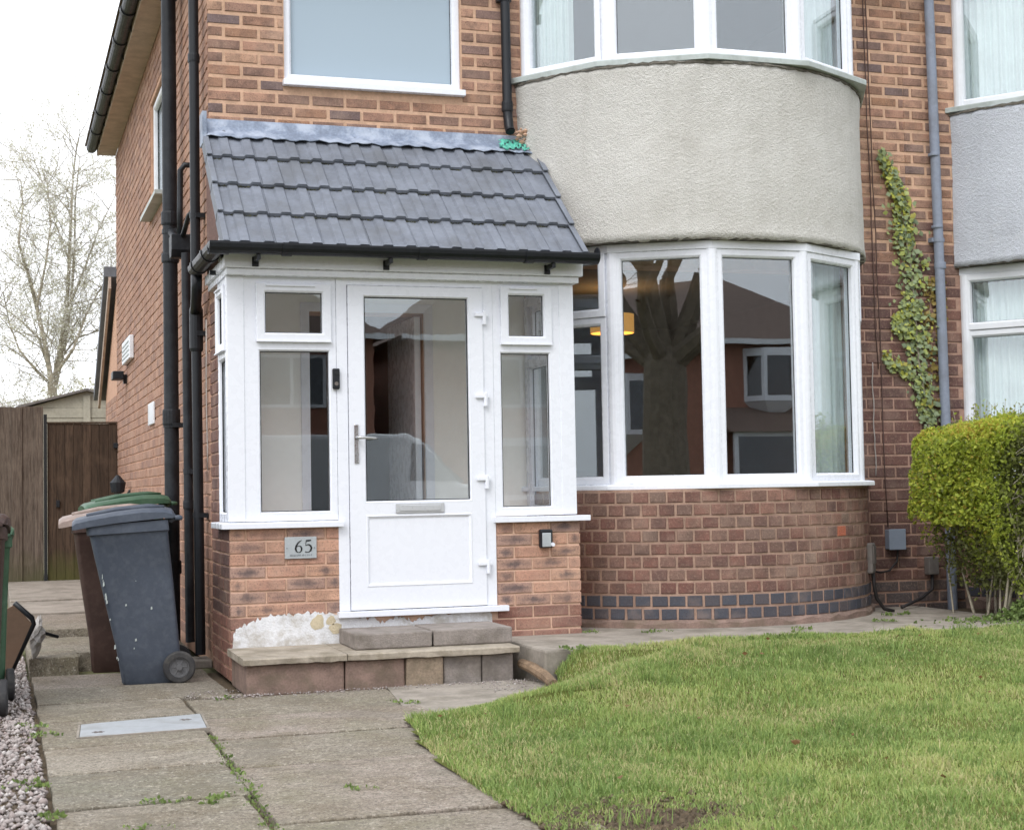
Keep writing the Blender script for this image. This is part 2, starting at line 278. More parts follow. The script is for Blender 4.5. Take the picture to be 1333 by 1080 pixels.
# ------------------------------------------------------------------ mesh helpers
class MB:
    def __init__(s): s.v = []; s.f = []
    def add(s, vs, fs):
        b = len(s.v); s.v += [tuple(v) for v in vs]; s.f += [tuple(i+b for i in f) for f in fs]; return s
    def box(s, x0, x1, y0, y1, z0, z1):
        return s.add([(x0,y0,z0),(x1,y0,z0),(x1,y1,z0),(x0,y1,z0),(x0,y0,z1),(x1,y0,z1),(x1,y1,z1),(x0,y1,z1)],
                     [(0,3,2,1),(4,5,6,7),(0,1,5,4),(1,2,6,5),(2,3,7,6),(3,0,4,7)])
    def obox(s, O, U, N, a0, a1, w0, w1, z0, z1):
        """box in a wall frame: a along U, w along N (outwards), z up"""
        P = lambda a, wv, z: (O[0]+U[0]*a+N[0]*wv, O[1]+U[1]*a+N[1]*wv, z)
        return s.add([P(a0,w0,z0),P(a1,w0,z0),P(a1,w1,z0),P(a0,w1,z0),P(a0,w0,z1),P(a1,w0,z1),P(a1,w1,z1),P(a0,w1,z1)],
                     [(0,3,2,1),(4,5,6,7),(0,1,5,4),(1,2,6,5),(2,3,7,6),(3,0,4,7)])
    def ring(s, O, U, N, a0, a1, z0, z1, prof):
        """mitred rectangular frame; prof = [(inset, depth along N)], closed"""
        P = lambda a, wv, z: (O[0]+U[0]*a+N[0]*wv, O[1]+U[1]*a+N[1]*wv, z)
        vs, fs = [], []
        for d, wv in prof: vs += [P(a0+d,wv,z0+d),P(a1-d,wv,z0+d),P(a1-d,wv,z1-d),P(a0+d,wv,z1-d)]
        n = len(prof)
        for i in range(n):
            j = (i+1) % n
            for k in range(4): m = (k+1) % 4; fs.append((i*4+k, i*4+m, j*4+m, j*4+k))
        return s.add(vs, fs)
    def holes(s, O, U, N, a0, a1, z0, z1, hs, w0, w1):
        """plate with rectangular holes hs = [(a0,a1,z0,z1)]"""
        P = lambda a, wv, z: (O[0]+U[0]*a+N[0]*wv, O[1]+U[1]*a+N[1]*wv, z)
        As = sorted({a0, a1, *[min(max(h[i], a0), a1) for h in hs for i in (0, 1)]}); Zs = sorted({z0, z1, *[min(max(h[i], z0), z1) for h in hs for i in (2, 3)]})
        def solid(i, k):
            if i < 0 or k < 0 or i >= len(As)-1 or k >= len(Zs)-1: return False
            a, z = (As[i]+As[i+1])/2, (Zs[k]+Zs[k+1])/2
            return not any(h[0] < a < h[1] and h[2] < z < h[3] for h in hs)
        for i in range(len(As)-1):
            for k in range(len(Zs)-1):
                if not solid(i, k): continue
                a, b, c, d = As[i], As[i+1], Zs[k], Zs[k+1]
                s.add([P(a,w1,c),P(b,w1,c),P(b,w1,d),P(a,w1,d)], [(0,1,2,3)]); s.add([P(a,w0,c),P(b,w0,c),P(b,w0,d),P(a,w0,d)], [(3,2,1,0)])
                if not solid(i-1, k): s.add([P(a,w0,c),P(a,w1,c),P(a,w1,d),P(a,w0,d)], [(0,1,2,3)])
                if not solid(i+1, k): s.add([P(b,w0,c),P(b,w1,c),P(b,w1,d),P(b,w0,d)], [(3,2,1,0)])
                if not solid(i, k-1): s.add([P(a,w0,c),P(b,w0,c),P(b,w1,c),P(a,w1,c)], [(0,1,2,3)])
                if not solid(i, k+1): s.add([P(a,w0,d),P(b,w0,d),P(b,w1,d),P(a,w1,d)], [(3,2,1,0)])
        return s
    def prism(s, poly, fn, c0, c1):
        """poly [(a,b)] extruded between c0 and c1; fn(a,b,c)->xyz"""
        n = len(poly); vs = [fn(a,b,c0) for a,b in poly]+[fn(a,b,c1) for a,b in poly]
        return s.add(vs, [tuple(range(n))[::-1], tuple(range(n,2*n))]+[(i,(i+1)%n,n+(i+1)%n,n+i) for i in range(n)])
    def tube(s, pts, r, n=10, caps=True):
        pts = [Vector(p) for p in pts]; rs = r if isinstance(r, (list, tuple)) else [r]*len(pts)
        vs, fs = [], []; prev = None
        for i, p in enumerate(pts):
            d = (pts[min(i+1,len(pts)-1)]-pts[max(i-1,0)]).normalized()
            if prev is None: a = d.orthogonal().normalized()
            else: a = (prev-d*prev.dot(d)); a = a.normalized() if a.length > 1e-6 else d.orthogonal().normalized()
            prev = a; b = d.cross(a)
            vs += [p+(a*math.cos(2*math.pi*k/n)+b*math.sin(2*math.pi*k/n))*rs[i] for k in range(n)]
        for i in range(len(pts)-1):
            for k in range(n): m = (k+1) % n; fs.append((i*n+k, i*n+m, (i+1)*n+m, (i+1)*n+k))
        if caps: fs += [tuple(range(n))[::-1], tuple((len(pts)-1)*n+k for k in range(n))]
        return s.add(vs, fs)
    def lathe(s, prof, O, A, n=20, caps=True):
        """prof [(axial, radius)] round axis A at O"""
        A = Vector(A).normalized(); O = Vector(O); a = A.orthogonal().normalized(); b = A.cross(a); vs, fs = [], []
        for h, r in prof: vs += [O+A*h+(a*math.cos(2*math.pi*k/n)+b*math.sin(2*math.pi*k/n))*r for k in range(n)]
        for i in range(len(prof)-1):
            for k in range(n): m = (k+1) % n; fs.append((i*n+k, i*n+m, (i+1)*n+m, (i+1)*n+k))
        if caps: fs += [tuple(range(n))[::-1], tuple((len(prof)-1)*n+k for k in range(n))]
        else:
            i = len(prof)-1
            for k in range(n): m = (k+1) % n; fs.append((i*n+k, i*n+m, m, k))
        return s.add(vs, fs)
    def sweep(s, prof, path, fn=None, closed=True):
        """prof in (side, up), swept along a horizontal polyline path [(x,y,z)] with mitres"""
        path = [Vector(p) for p in path]; vs, fs = [], []; n = len(prof)
        for i, p in enumerate(path):
            d1 = (path[i]-path[i-1]).normalized() if i else None
            d2 = (path[i+1]-path[i]).normalized() if i < len(path)-1 else None
            n1 = Vector((d1.y, -d1.x, 0)) if d1 else None; n2 = Vector((d2.y, -d2.x, 0)) if d2 else None
            if n1 is None: nn = n2
            elif n2 is None: nn = n1
            else: nn = (n1+n2).normalized(); nn = nn/max(.3, nn.dot(n1))
            vs += [p+nn*a+Vector((0,0,b)) for a, b in prof]
        for i in range(len(path)-1):
            for k in range(n if closed else n-1): m = (k+1) % n; fs.append((i*n+k, i*n+m, (i+1)*n+m, (i+1)*n+k))
        if closed: fs += [tuple(range(n))[::-1], tuple((len(path)-1)*n+k for k in range(n))]
        return s.add(vs, fs)
    def mesh(s, name, mat, smooth=False):
        me = bpy.data.meshes.new(name); me.from_pydata(s.v, [], s.f); me.materials.append(MATS[mat])
        if smooth: me.polygons.foreach_set('use_smooth', [True]*len(me.polygons))
        me.update(); return me
    def build(s, name, mat, parent=None, smooth=False, bevel=0, kind=None):
        import bmesh
        me = s.mesh(name, mat, smooth); bm = bmesh.new(); bm.from_mesh(me); bmesh.ops.recalc_face_normals(bm, faces=bm.faces); bm.to_mesh(me); bm.free()
        o = bpy.data.objects.new(name, me); return link(o, parent, bevel, kind, smooth)
def link(o, parent=None, bevel=0, kind=None, smooth=False):
    COL.objects.link(o)
    if parent is not None:
        o.parent = parent
        o.matrix_parent_inverse = Matrix.Translation(-Vector(world_loc(parent)))
    if bevel:
        m = o.modifiers.new('bevel', 'BEVEL'); m.width = bevel; m.segments = 2; m.limit_method = 'ANGLE'; m.angle_limit = R(40)
    if kind: o['kind'] = kind
    return o
def world_loc(o):
    return o.get('_loc', (0, 0, 0))
def thing(name, label, cat, loc=(0, 0, 0), group=None):
    o = bpy.data.objects.new(name, None); COL.objects.link(o); o.location = loc; o['_loc'] = loc; o.empty_display_size = .1
    return tag(o, label, cat, group)
def tag(o, label, cat, group=None):
    o['label'] = label; o['category'] = cat
    if group: o['group'] = group
    return o
def smooth_angle(o, ang=35):
    me = o.data; me.polygons.foreach_set('use_smooth', [True]*len(me.polygons))
    try: me.set_sharp_from_angle(angle=R(ang))
    except Exception: pass
    return o
def fast_mesh(name, verts, faces, mat, parent=None, tint=None, kind=None, smooth=False):
    """verts (n,3) array, faces (m,k) array of equal-size polygons; tint per vertex"""
    verts = np.asarray(verts, np.float32); faces = np.asarray(faces, np.int32); m, k = faces.shape
    me = bpy.data.meshes.new(name); me.vertices.add(len(verts)); me.vertices.foreach_set('co', verts.ravel())
    me.loops.add(m*k); me.loops.foreach_set('vertex_index', faces.ravel()); me.polygons.add(m)
    me.polygons.foreach_set('loop_start', np.arange(0, m*k, k, dtype=np.int32)); me.polygons.foreach_set('loop_total', np.full(m, k, np.int32))
    if smooth: me.polygons.foreach_set('use_smooth', np.ones(m, bool))
    if tint is not None:
        a = me.attributes.new('tint', 'FLOAT', 'POINT'); a.data.foreach_set('value', np.asarray(tint, np.float32))
    me.materials.append(MATS[mat]); me.update(calc_edges=True); me.validate()
    return link(bpy.data.objects.new(name, me), parent, 0, kind)
X_, Y_ = (1, 0), (0, 1)
FRONT_N = (0, -1)
def proj(P):
    v = Vector(P)-Vector(CAM_POS); d = v.dot(F)
    return 666.5+2035.4*v.dot(RT)/d, 540-2035.4*v.dot(UP)/d, d

# ------------------------------------------------------------------ bricks
_bm = {}
def brick_geo(L, H, D, seed):
    """brick with a chamfered, slightly uneven face; local x along the wall, -y outwards, z up; centred on the face"""
    r = random.Random(seed); j = lambda s: r.uniform(-s, s); c = .004
    l, h = L/2, H/2; vs = []
    for y, k in ((D, 0), (c, 0), (0, c*.9)):
        for sx, sz in ((-1,-1),(1,-1),(1,1),(-1,1)):
            vs.append((sx*(l-k)+j(.0016), y+(j(.0016) if k else 0), sz*(h-k)+j(.0016)))
    fs = [(i+4*a, (i+1)%4+4*a, (i+1)%4+4*a+4, i+4*a+4) for a in (0,1) for i in range(4)]+[(8,9,10,11)]
    return vs, fs
def brick_mesh(L, H, D, mat, var):
    k = (round(L,3), round(H,3), mat, var)
    if k not in _bm: _bm[k] = MB().add(*brick_geo(L, H, D, hash((round(L*1000), round(H*1000), var)))).mesh('brick', mat)
    return _bm[k]
class Wall:
    """collects bricks for one wall part"""
    def __init__(s): s.b = []
    def add(s, P, ang, L, H, D, mat): s.b.append((P, ang, L, H, D, mat))
def place_bricks(walls, limit=300):
    """the bricks that show largest become objects, the rest one joined part for each wall and colour"""
    allb = []
    for parent, wl, off in walls:
        for b in wl.b:
            x, y, d = proj(b[0]); vis = -20 < x < 1353 and -10 < y < 1090
            n = Vector((math.sin(b[1]), -math.cos(b[1]), 0)); v = (Vector(CAM_POS)-Vector(b[0])).normalized()
            a = b[2]*b[3]*max(0, n.dot(v))/d**2 if vis else 0
            allb.append((a if not off else a*.01, parent, b))
    allb.sort(key=lambda q: -q[0])
    rest = {}
    for i, (a, parent, b) in enumerate(allb):
        P, ang, L, H, D, mat = b
        M = Matrix.Translation(P) @ Matrix.Rotation(ang, 4, 'Z')
        if i < limit and a > 0:
            o = bpy.data.objects.new('brick', brick_mesh(L, H, D, mat, random.randrange(5))); COL.objects.link(o); o.parent = parent
            o.matrix_parent_inverse = Matrix.Translation(-Vector(world_loc(parent))); o.matrix_basis = M
        else:
            mb = rest.setdefault((parent.name, mat), (parent, MB()))[1]
            vs, fs = brick_geo(L, H, D, random.randrange(10**6)); mb.add([M @ Vector(v) for v in vs], fs)
    for (pn, mat), (parent, mb) in rest.items():
        o = link(bpy.data.objects.new('brick_courses', mb.mesh('brick_courses', mat)), parent, kind='stuff')
def lay(wall, xr, zr, pitch, joint, zjoint, length, fn, matf, ok, D=.02, start=0.0, half=True):
    """stretcher courses over xr, zr; fn(x,z)->(point, angle); ok(x0,x1,z0,z1)-> list of allowed (a,b) pieces"""
    k = 0; z = zr[0]; J0 = (joint, zjoint)
    while z+pitch*.6 < zr[1]:
        joint, zjoint = (.014, .015) if (J0[0] > .02 and z < 2.85) else J0
        h = min(pitch-zjoint, zr[1]-z); x = start-(length/2 if (k % 2 and half) else 0)
        while x < xr[1]:
            a, b = max(x, xr[0]), min(x+length-joint, xr[1])
            if b-a > .03:
                for a2, b2 in ok(a, b, z, z+h):
                    if b2-a2 > .03:
                        jz = random.uniform(-.0015, .0015); P, ang = fn((a2+b2)/2, z+h/2+jz)
                        P = (P[0]+math.sin(ang)*random.uniform(-.001,.002), P[1]-math.cos(ang)*random.uniform(-.001,.002), P[2])
                        wall.add(P, ang, b2-a2, h+random.uniform(-.002,.001), D, matf((a2+b2)/2, z+h/2))
            x += length
        z += pitch; k += 1

# ------------------------------------------------------------------ ground, road, lawn, paths
def ground_z(x, y): return 0
g = MB(); g.add([(-300,-300,-.06),(300,-300,-.06),(300,300,-.06),(-300,300,-.06)], [(0,1,2,3)]).build('ground', 'garden_ground', kind='structure')
MB().add([(-120,-20.5,-.045),(120,-20.5,-.045),(120,-13.5,-.045),(-120,-13.5,-.045)], [(0,1,2,3)]).build('road', 'asphalt', kind='structure')
pv = MB()
for i in range(60): pv.box(-60+i*2, -58.02+i*2, -13.45, -11.6, -.06, .02)
pv.build('pavement', 'grey_concrete', kind='structure')
MB().box(-300, 300, -13.49, -13.452, -.06, .03).build('kerb', 'grey_concrete', kind='structure')

# paving: each slab its own piece
path = MB().box(-1.16, .62, -8.0, .0, -.055, -.03).build('path', 'soil', kind='structure')
def slab(x0, x1, y0, y1, z=0.0, mat='paving', parent=path, name='paving_slab', th=.045, tilt=.007):
    g = .013; r = random.uniform; vs, fs = [], []
    xs = np.linspace(x0+g, x1-g, 5); ys = np.linspace(y0+g, y1-g, 5); tz = [r(-tilt, tilt) for _ in range(4)]
    ring = [(i,0) for i in range(4)]+[(4,i) for i in range(4)]+[(i,4) for i in range(4,0,-1)]+[(0,i) for i in range(4,0,-1)]
    def h(i, j): u, v = i/4, j/4; return z+(tz[0]*(1-u)*(1-v)+tz[1]*u*(1-v)+tz[2]*u*v+tz[3]*(1-u)*v)
    mb = MB()
    top = [[(xs[i]+(r(-.006,.006) if i in (0,4) else 0), ys[j]+(r(-.006,.006) if j in (0,4) else 0), h(i,j)) for j in range(5)] for i in range(5)]
    idx = {(i,j): i*5+j for i in range(5) for j in range(5)}
    vs = [top[i][j] for i in range(5) for j in range(5)]
    fs = [(idx[i,j], idx[i+1,j], idx[i+1,j+1], idx[i,j+1]) for i in range(4) for j in range(4)]
    b = len(vs); vs += [(top[i][j][0], top[i][j][1], z-th) for i,j in ring]
    fs += [(idx[ring[k]], b+k, b+(k+1)%16, idx[ring[(k+1)%16]]) for k in range(16)]
    mb.add(vs, fs); return mb.build(name, mat, parent, bevel=.006)
L_J = [-8.0, -6.75, -5.6, -4.45, -3.68, -2.96, -2.1, -1.36, -.7, .0]
for a, b in zip(L_J[:-1], L_J[1:]):
    k = -.30+(a+b)/2*.028
    if b > -2.97 and a < -2.0:      # slabs cut round the drain cover
        slab(-1.15, k, a, b)
    elif a >= -1.37: slab(-1.15, -.06, a, b)
    else: slab(-1.15, k, a, b)
Rj = [-8.0, -7.0, -6.0, -5.0, -3.8, -3.03, -2.3, -1.52]
for a, b in zip(Rj[:-1], Rj[1:]):
    k = -.30+(a+b)/2*.028
    slab(k, .62 if b < -2.9 else .80, a, b)
slab(-.27, .0, -1.52, -1.36)
# rough concrete apron to the right of the steps
apron = MB(); pts = [(.81,-1.50),(1.62,-1.50),(1.74,-1.78),(1.68,-2.02),(1.2,-2.45),(.66,-2.84),(.70,-2.3)]
apron.prism(pts, lambda a,b,c: (a,b,c), -.05, .002).build('path', 'grey_concrete', kind='structure')
strip = MB(); strip.prism([(1.70,-1.74),(2.3,-1.68),(3.2,-1.60),(4.2,-1.66),(5.32,-1.72),(5.32,.0),(1.70,.0)], lambda a,b,c: (a,b,c), -.05, .195)
strip.build('path', 'grey_concrete', kind='structure', bevel=.015)
MB().prism([(5.325,-1.3),(9,-1.3),(9,.0),(5.325,.0)], lambda a,b,c: (a,b,c), -.05, .16).build('ground', 'soil', kind='structure')
# steps up the side passage
for i, (x0,x1,y0,y1,z) in enumerate([(-1.16,-.83,.07,.72,.115), (-1.16,-.06,.76,2.0,.078), (-1.16,-.06,2.05,3.6,.13)]):
    slab(x0, x1, y0, y1, z, 'paving', path, 'paving_slab', .17)
for y0, y1, z in [(3.6,5.2,.15),(5.2,8.6,.17)]:
    slab(-1.25, -.03, y0, y1, z, 'grey_concrete', path, 'paving_slab', .22)

# lawn sheet
LAWN = [(.56,-2.93),(1.2,-2.47),(1.68,-2.04),(1.76,-1.75),(2.3,-1.66),(2.7,-1.60),(3.2,-1.57),(3.7,-1.63),(4.2,-1.62),(4.7,-1.7),(5.3,-1.6),(5.3,-1.2),(9,-1.3),(9,-8),(.25,-8),(.40,-5.5),(.38,-4.93),(.40,-4.3),(.46,-3.6),(.52,-3.3)]
def inside(x, y, poly):
    c = np.zeros(len(x), bool); n = len(poly)
    for i in range(n):
        (x1,y1),(x2,y2) = poly[i], poly[(i+1)%n]
        if y1 == y2: continue
        c ^= ((y1 > y) != (y2 > y)) & (x < (x2-x1)*(y-y1)/(y2-y1)+x1)
    return c
def vnoise(x, y, s, seed=0):
    """cheap smooth value noise"""
    xs, ys = x*s, y*s; xi, yi = np.floor(xs).astype(int), np.floor(ys).astype(int); fx, fy = xs-xi, ys-yi
    fx, fy = fx*fx*(3-2*fx), fy*fy*(3-2*fy)
    h = lambda a, b: np.modf(np.abs(np.sin(a*127.1+b*311.7+seed*74.7)*43758.5453))[0]
    return h(xi,yi)*(1-fx)*(1-fy)+h(xi+1,yi)*fx*(1-fy)+h(xi,yi+1)*(1-fx)*fy+h(xi+1,yi+1)*fx*fy
def lawn_z(x, y):
    t = np.clip((y+4.3)/2.4, 0, 1); s = t*t*(3-2*t); dd = ((x-.56)*.652-(y+2.93)*.758); f = np.clip(dd/.6, 0, 1); f = f*f*(3-2*f); f = np.maximum(f, np.clip((x-1.70)/.18, 0, 1)*np.clip((y+2.35)/.4, 0, 1)); f = np.where(y < -2.9, np.clip((x-.45)/1.3, 0, 1), f)
    bare = np.clip(1-np.hypot((x-.72)/.42, (y+5.5)/.35), 0, 1)
    return .012+.178*s*f+.02*(vnoise(x, y, 2.3)-.5)*f+.015*(vnoise(x, y, 6, 3)-.5)*f-.03*bare
gx, gy = np.meshgrid(np.arange(.2, 9.01, .05), np.arange(-8, -1.1, .05), indexing='ij')
gz = lawn_z(gx, gy); nx, ny = gx.shape
ids = np.arange(nx*ny).reshape(nx, ny)
q = np.stack([ids[:-1,:-1], ids[1:,:-1], ids[1:,1:], ids[:-1,1:]], -1).reshape(-1, 4)
cx_, cy_ = (gx[:-1,:-1]+.025).ravel(), (gy[:-1,:-1]+.025).ravel()
keep = inside(cx_, cy_, LAWN)
V = np.stack([gx.ravel(), gy.ravel(), gz.ravel()], -1)
t = NT('turf'); p = t.pos()
c = t.ramp(t.noise(p, 5, 5, .6), [(.3, S2L((92, 98, 52))), (.6, S2L((112, 118, 62))), (.8, S2L((120, 104, 76)))])
sv = t.n('ShaderNodeVectorMath', operation='DISTANCE'); t.l(p, sv.inputs[0]); sv.inputs[1].default_value = (.74, -5.5, .0)
c = t.mix(t.ramp(t.math('ADD', sv.outputs['Value'], t.math('MULTIPLY', t.noise(p, 9, 4), .25)), [(.40, 1.0), (.62, 0.0)]), c, S2L((122, 104, 84)))
t.bsdf(c, 1, t.bump(t.noise(p, 70, 4, .7), .9, .03), .1)
fast_mesh('lawn', V, q[keep], 'turf', kind='structure', smooth=True)

def blades(n, poly, zf, lmin, lmax, wid, seed, dens=None, margin=60):
    r = np.random.default_rng(seed)
    xs = r.uniform(min(p[0] for p in poly), max(p[0] for p in poly), n); ys = r.uniform(min(p[1] for p in poly), max(p[1] for p in poly), n)
    ys = np.maximum(ys, -7.2)
    zs = zf(xs, ys)
    P = np.stack([xs, ys, zs], -1)-np.array(CAM_POS); d = P @ np.array(F); px = 666.5+2035.4*(P @ np.array(RT))/d; py = 540-2035.4*(P @ np.array(UP))/d
    k = inside(xs, ys, poly) & (d > 1) & (px > -margin) & (px < 1333+margin) & (py < 1080+margin)
    if dens is not None: k &= r.uniform(0, 1, n) < dens(xs, ys)
    return xs[k], ys[k], zs[k], r
def grow(xs, ys, zs, r, length, wid, lean, tint):
    n = len(xs); a = r.uniform(0, 2*np.pi, n); b = r.uniform(0, 2*np.pi, n); ln = length*r.uniform(.55, 1.15, n); le = lean*r.uniform(.2, 1.2, n)
    wx, wy = np.cos(a)*wid*.5, np.sin(a)*wid*.5; dx, dy = np.cos(b), np.sin(b)
    V = np.empty((n, 5, 3))
    V[:,0] = np.stack([xs-wx, ys-wy, zs-.004], -1); V[:,1] = np.stack([xs+wx, ys+wy, zs-.004], -1)
    mx_, my_, mz_ = xs+dx*ln*le*.35, ys+dy*ln*le*.35, zs+ln*.55
    V[:,2] = np.stack([mx_+wx*.8, my_+wy*.8, mz_], -1); V[:,3] = np.stack([mx_-wx*.8, my_-wy*.8, mz_], -1)
    V[:,4] = np.stack([xs+dx*ln*le, ys+dy*ln*le, zs+ln*np.sqrt(np.maximum(.1, 1-le*le*.6))], -1)
    i = np.arange(n)[:,None]*5
    tri = np.concatenate([i+np.array([0,1,2]), i+np.array([0,2,3]), i+np.array([3,2,4])])
    return V.reshape(-1, 3), tri, np.repeat(tint, 5)
BARE = lambda x, y: np.clip(np.hypot((x-.74)/.42, (y+5.50)/.30)-.45+.6*(vnoise(x, y, 7, 9)-.5), 0, 1)
def dens(x, y):
    return np.clip((.25+1.0*vnoise(x, y, 3.1, 1)+.5*(vnoise(x, y, 11, 7)-.4)), .12, 1)*np.clip(BARE(x, y)*2.2, 0, 1)
xs, ys, zs, r_ = blades(700000, LAWN, lawn_z, .02, .06, .004, 11, dens)
lng = .014+.020*vnoise(xs, ys, 1.6, 5)**1.3+.034*vnoise(xs, ys, 5, 6)**3
patch = np.exp(-(((xs-1.55)/.75)**2+((ys+4.0)/.8)**2)); lng = lng+.030*patch*vnoise(xs, ys, 7, 8)
tn = np.clip(.30+.5*vnoise(xs, ys, 1.2, 2)+.25*(vnoise(xs, ys, 6, 4)-.5)+r_.normal(0, .14, len(xs))-.16*patch, 0, .93)
tn = np.where(r_.uniform(0, 1, len(xs)) < .08+.45*np.clip(vnoise(xs, ys, 2.4, 21)*2-.9, 0, 1), .97, tn)
lean = np.full(len(xs), .95)
tuft = r_.uniform(0, 1, (150, 2)); tx, ty = .7+4.6*tuft[:,0], -6.0+4.2*tuft[:,1]; kk = inside(tx, ty, LAWN); tx, ty = tx[kk], ty[kk]
ux, uy = np.repeat(tx, 70)+r_.normal(0, .04, len(tx)*70), np.repeat(ty, 70)+r_.normal(0, .04, len(tx)*70); kk = inside(ux, uy, LAWN); ux, uy = ux[kk], uy[kk]
xs, ys, zs = np.concatenate([xs, ux]), np.concatenate([ys, uy]), np.concatenate([zs, lawn_z(ux, uy)]); lng = np.concatenate([lng, r_.uniform(.03, .085, len(ux))]); tn = np.concatenate([tn, np.clip(r_.normal(.38, .18, len(ux)), 0, 1)]); lean = np.concatenate([lean, np.full(len(ux), .8)])
GV, GF, GT = grow(xs, ys, zs, r_, lng, .0042, lean, tn)
fast_mesh('grass', GV, GF, 'grass_blade', tint=GT, kind='stuff')['label'] = 'short green lawn grass with paler and longer patches'
# dead leaves and weeds with broad leaves
def leaf_cloud(C, A, B, size, tint, mat, name, parent=None, kind=None, fold=.25):
    """kite-shaped folded leaves: centres C, along A, across B"""
    n = len(C); s = np.asarray(size).reshape(-1, 1); N = np.cross(A, B)
    V = np.empty((n, 4, 3)); V[:,0] = C-A*s*.5; V[:,1] = C+B*s*.32+N*s*fold*.4; V[:,2] = C+A*s*.5; V[:,3] = C-B*s*.32+N*s*fold*.4
    i = np.arange(n)[:,None]*4
    return fast_mesh(name, V.reshape(-1,3), np.concatenate([i+np.array([0,1,2]), i+np.array([0,2,3])]), mat, parent, np.repeat(tint, 4), kind)
def rand_dirs(n, r, up=None, k=1.0):
    A = r.normal(size=(n,3))
    if up is not None: A += np.asarray(up)*k
    A /= np.linalg.norm(A, axis=1, keepdims=True); B = np.cross(A, r.normal(size=(n,3))); B /= np.linalg.norm(B, axis=1, keepdims=True); return A, B
wd = np.random.default_rng(5)
wspots = []
for y in np.arange(-5.6, -2.9, .045): wspots.append((-.30+y*.028+wd.normal(0,.012), y, .004, .008+.010*wd.random()))
for x, y, n in [(-1.17,-2.55,9),(-1.18,-2.2,5),(-1.2,-3.9,14),(-1.17,-4.6,9),(.0,-4.5,7),(-.55,-4.47,8),(-.75,-4.48,6),(-.85,-4.9,6),(-.1,-1.6,4),(.75,-2.2,7),(2.7,-1.05,10),(3.6,-1.35,8),(4.35,-1.1,14),(4.7,-.7,12),(2.32,-.9,7),(3.3,-1.72,16),(3.0,-1.8,10),(4.1,-1.75,12),(4.9,-1.3,16),(1.85,-1.75,12),(1.72,-2.1,10)]:
    z = .2 if (x > 1.72 and y > -1.86) else .004
    for _ in range(n): wspots.append((x+wd.normal(0,.05), y+wd.normal(0,.05), z, .010+.014*wd.random()))
W = np.array(wspots); rep = 8; Cw = np.repeat(W[:,:3], rep, 0); sz = np.repeat(W[:,3], rep)*wd.uniform(.6, 1.3, len(W)*rep)
A, B = rand_dirs(len(Cw), wd, (0,0,1), 1.2); A[:,2] = np.abs(A[:,2]); Cw = Cw+A*sz[:,None]*.5+np.stack([wd.normal(0,.012,len(Cw)), wd.normal(0,.012,len(Cw)), np.zeros(len(Cw))], -1)
leaf_cloud(Cw, A, B, sz, wd.uniform(0, 1, len(Cw)), 'weed_leaf', 'weeds', kind='stuff')
# litter on the lawn
nl = 70; lx, ly = wd.uniform(.6, 5.2, nl), wd.uniform(-5.9, -1.9, nl); kk = inside(lx, ly, LAWN); lx, ly = lx[kk], ly[kk]
A, B = rand_dirs(len(lx), wd); A[:,2] *= .25
leaf_cloud(np.stack([lx, ly, lawn_z(lx, ly)+.028], -1), A, B, wd.uniform(.02, .05, len(lx)), np.ones(len(lx)), 'ivy_leaf', 'fallen_leaves', kind='stuff')

nc = 1500; cxp, cyp = wd.normal(.74,.2,nc), wd.normal(-5.5,.16,nc); kk = inside(cxp, cyp, LAWN); cxp, cyp = cxp[kk], cyp[kk]; nc = len(cxp)
oct0 = np.array([(1,0,0),(-1,0,0),(0,1,0),(0,-1,0),(0,0,.7),(0,0,-.7)]); of0 = np.array([(0,2,4),(2,1,4),(1,3,4),(3,0,4),(2,0,5),(1,2,5),(3,1,5),(0,3,5)])
V = oct0[None]*(1+.4*wd.normal(size=(nc,6,1)))*wd.uniform(.004,.02,nc)[:,None,None]+np.stack([cxp, cyp, lawn_z(cxp, cyp)+.002], -1)[:,None]
fast_mesh('soil_crumbs', V.reshape(-1,3), (np.arange(nc)[:,None,None]*6+of0[None]).reshape(-1,3), 'soil', kind='stuff')
# gravel
MB().box(-2.6, -1.17, -8, 2.2, -.055, -.012).build('ground', 'soil', kind='structure')
ng = 9000; r2 = np.random.default_rng(3)
gxp, gyp = r2.uniform(-1.75, -1.165, ng), r2.uniform(-6.2, 1.4, ng); sz = r2.uniform(.006, .015, ng)*np.where(r2.random(ng) < .1, 1.6, 1)
oct_ = np.array([(1,0,0),(-1,0,0),(0,1,0),(0,-1,0),(0,0,.75),(0,0,-.75)]); of = np.array([(0,2,4),(2,1,4),(1,3,4),(3,0,4),(2,0,5),(1,2,5),(3,1,5),(0,3,5)])
V = oct_[None]*(1+.35*r2.normal(size=(ng,6,1))); ang = r2.uniform(0, 6.28, ng); ca, sa = np.cos(ang)[:,None], np.sin(ang)[:,None]
V = np.stack([V[...,0]*ca-V[...,1]*sa, V[...,0]*sa+V[...,1]*ca, V[...,2]], -1)*sz[:,None,None]+np.stack([gxp, gyp, -.008+r2.uniform(0,.012,ng)], -1)[:,None]
fast_mesh('gravel', V.reshape(-1,3), (np.arange(ng)[:,None,None]*6+of[None]).reshape(-1,3), 'gravel', kind='stuff')
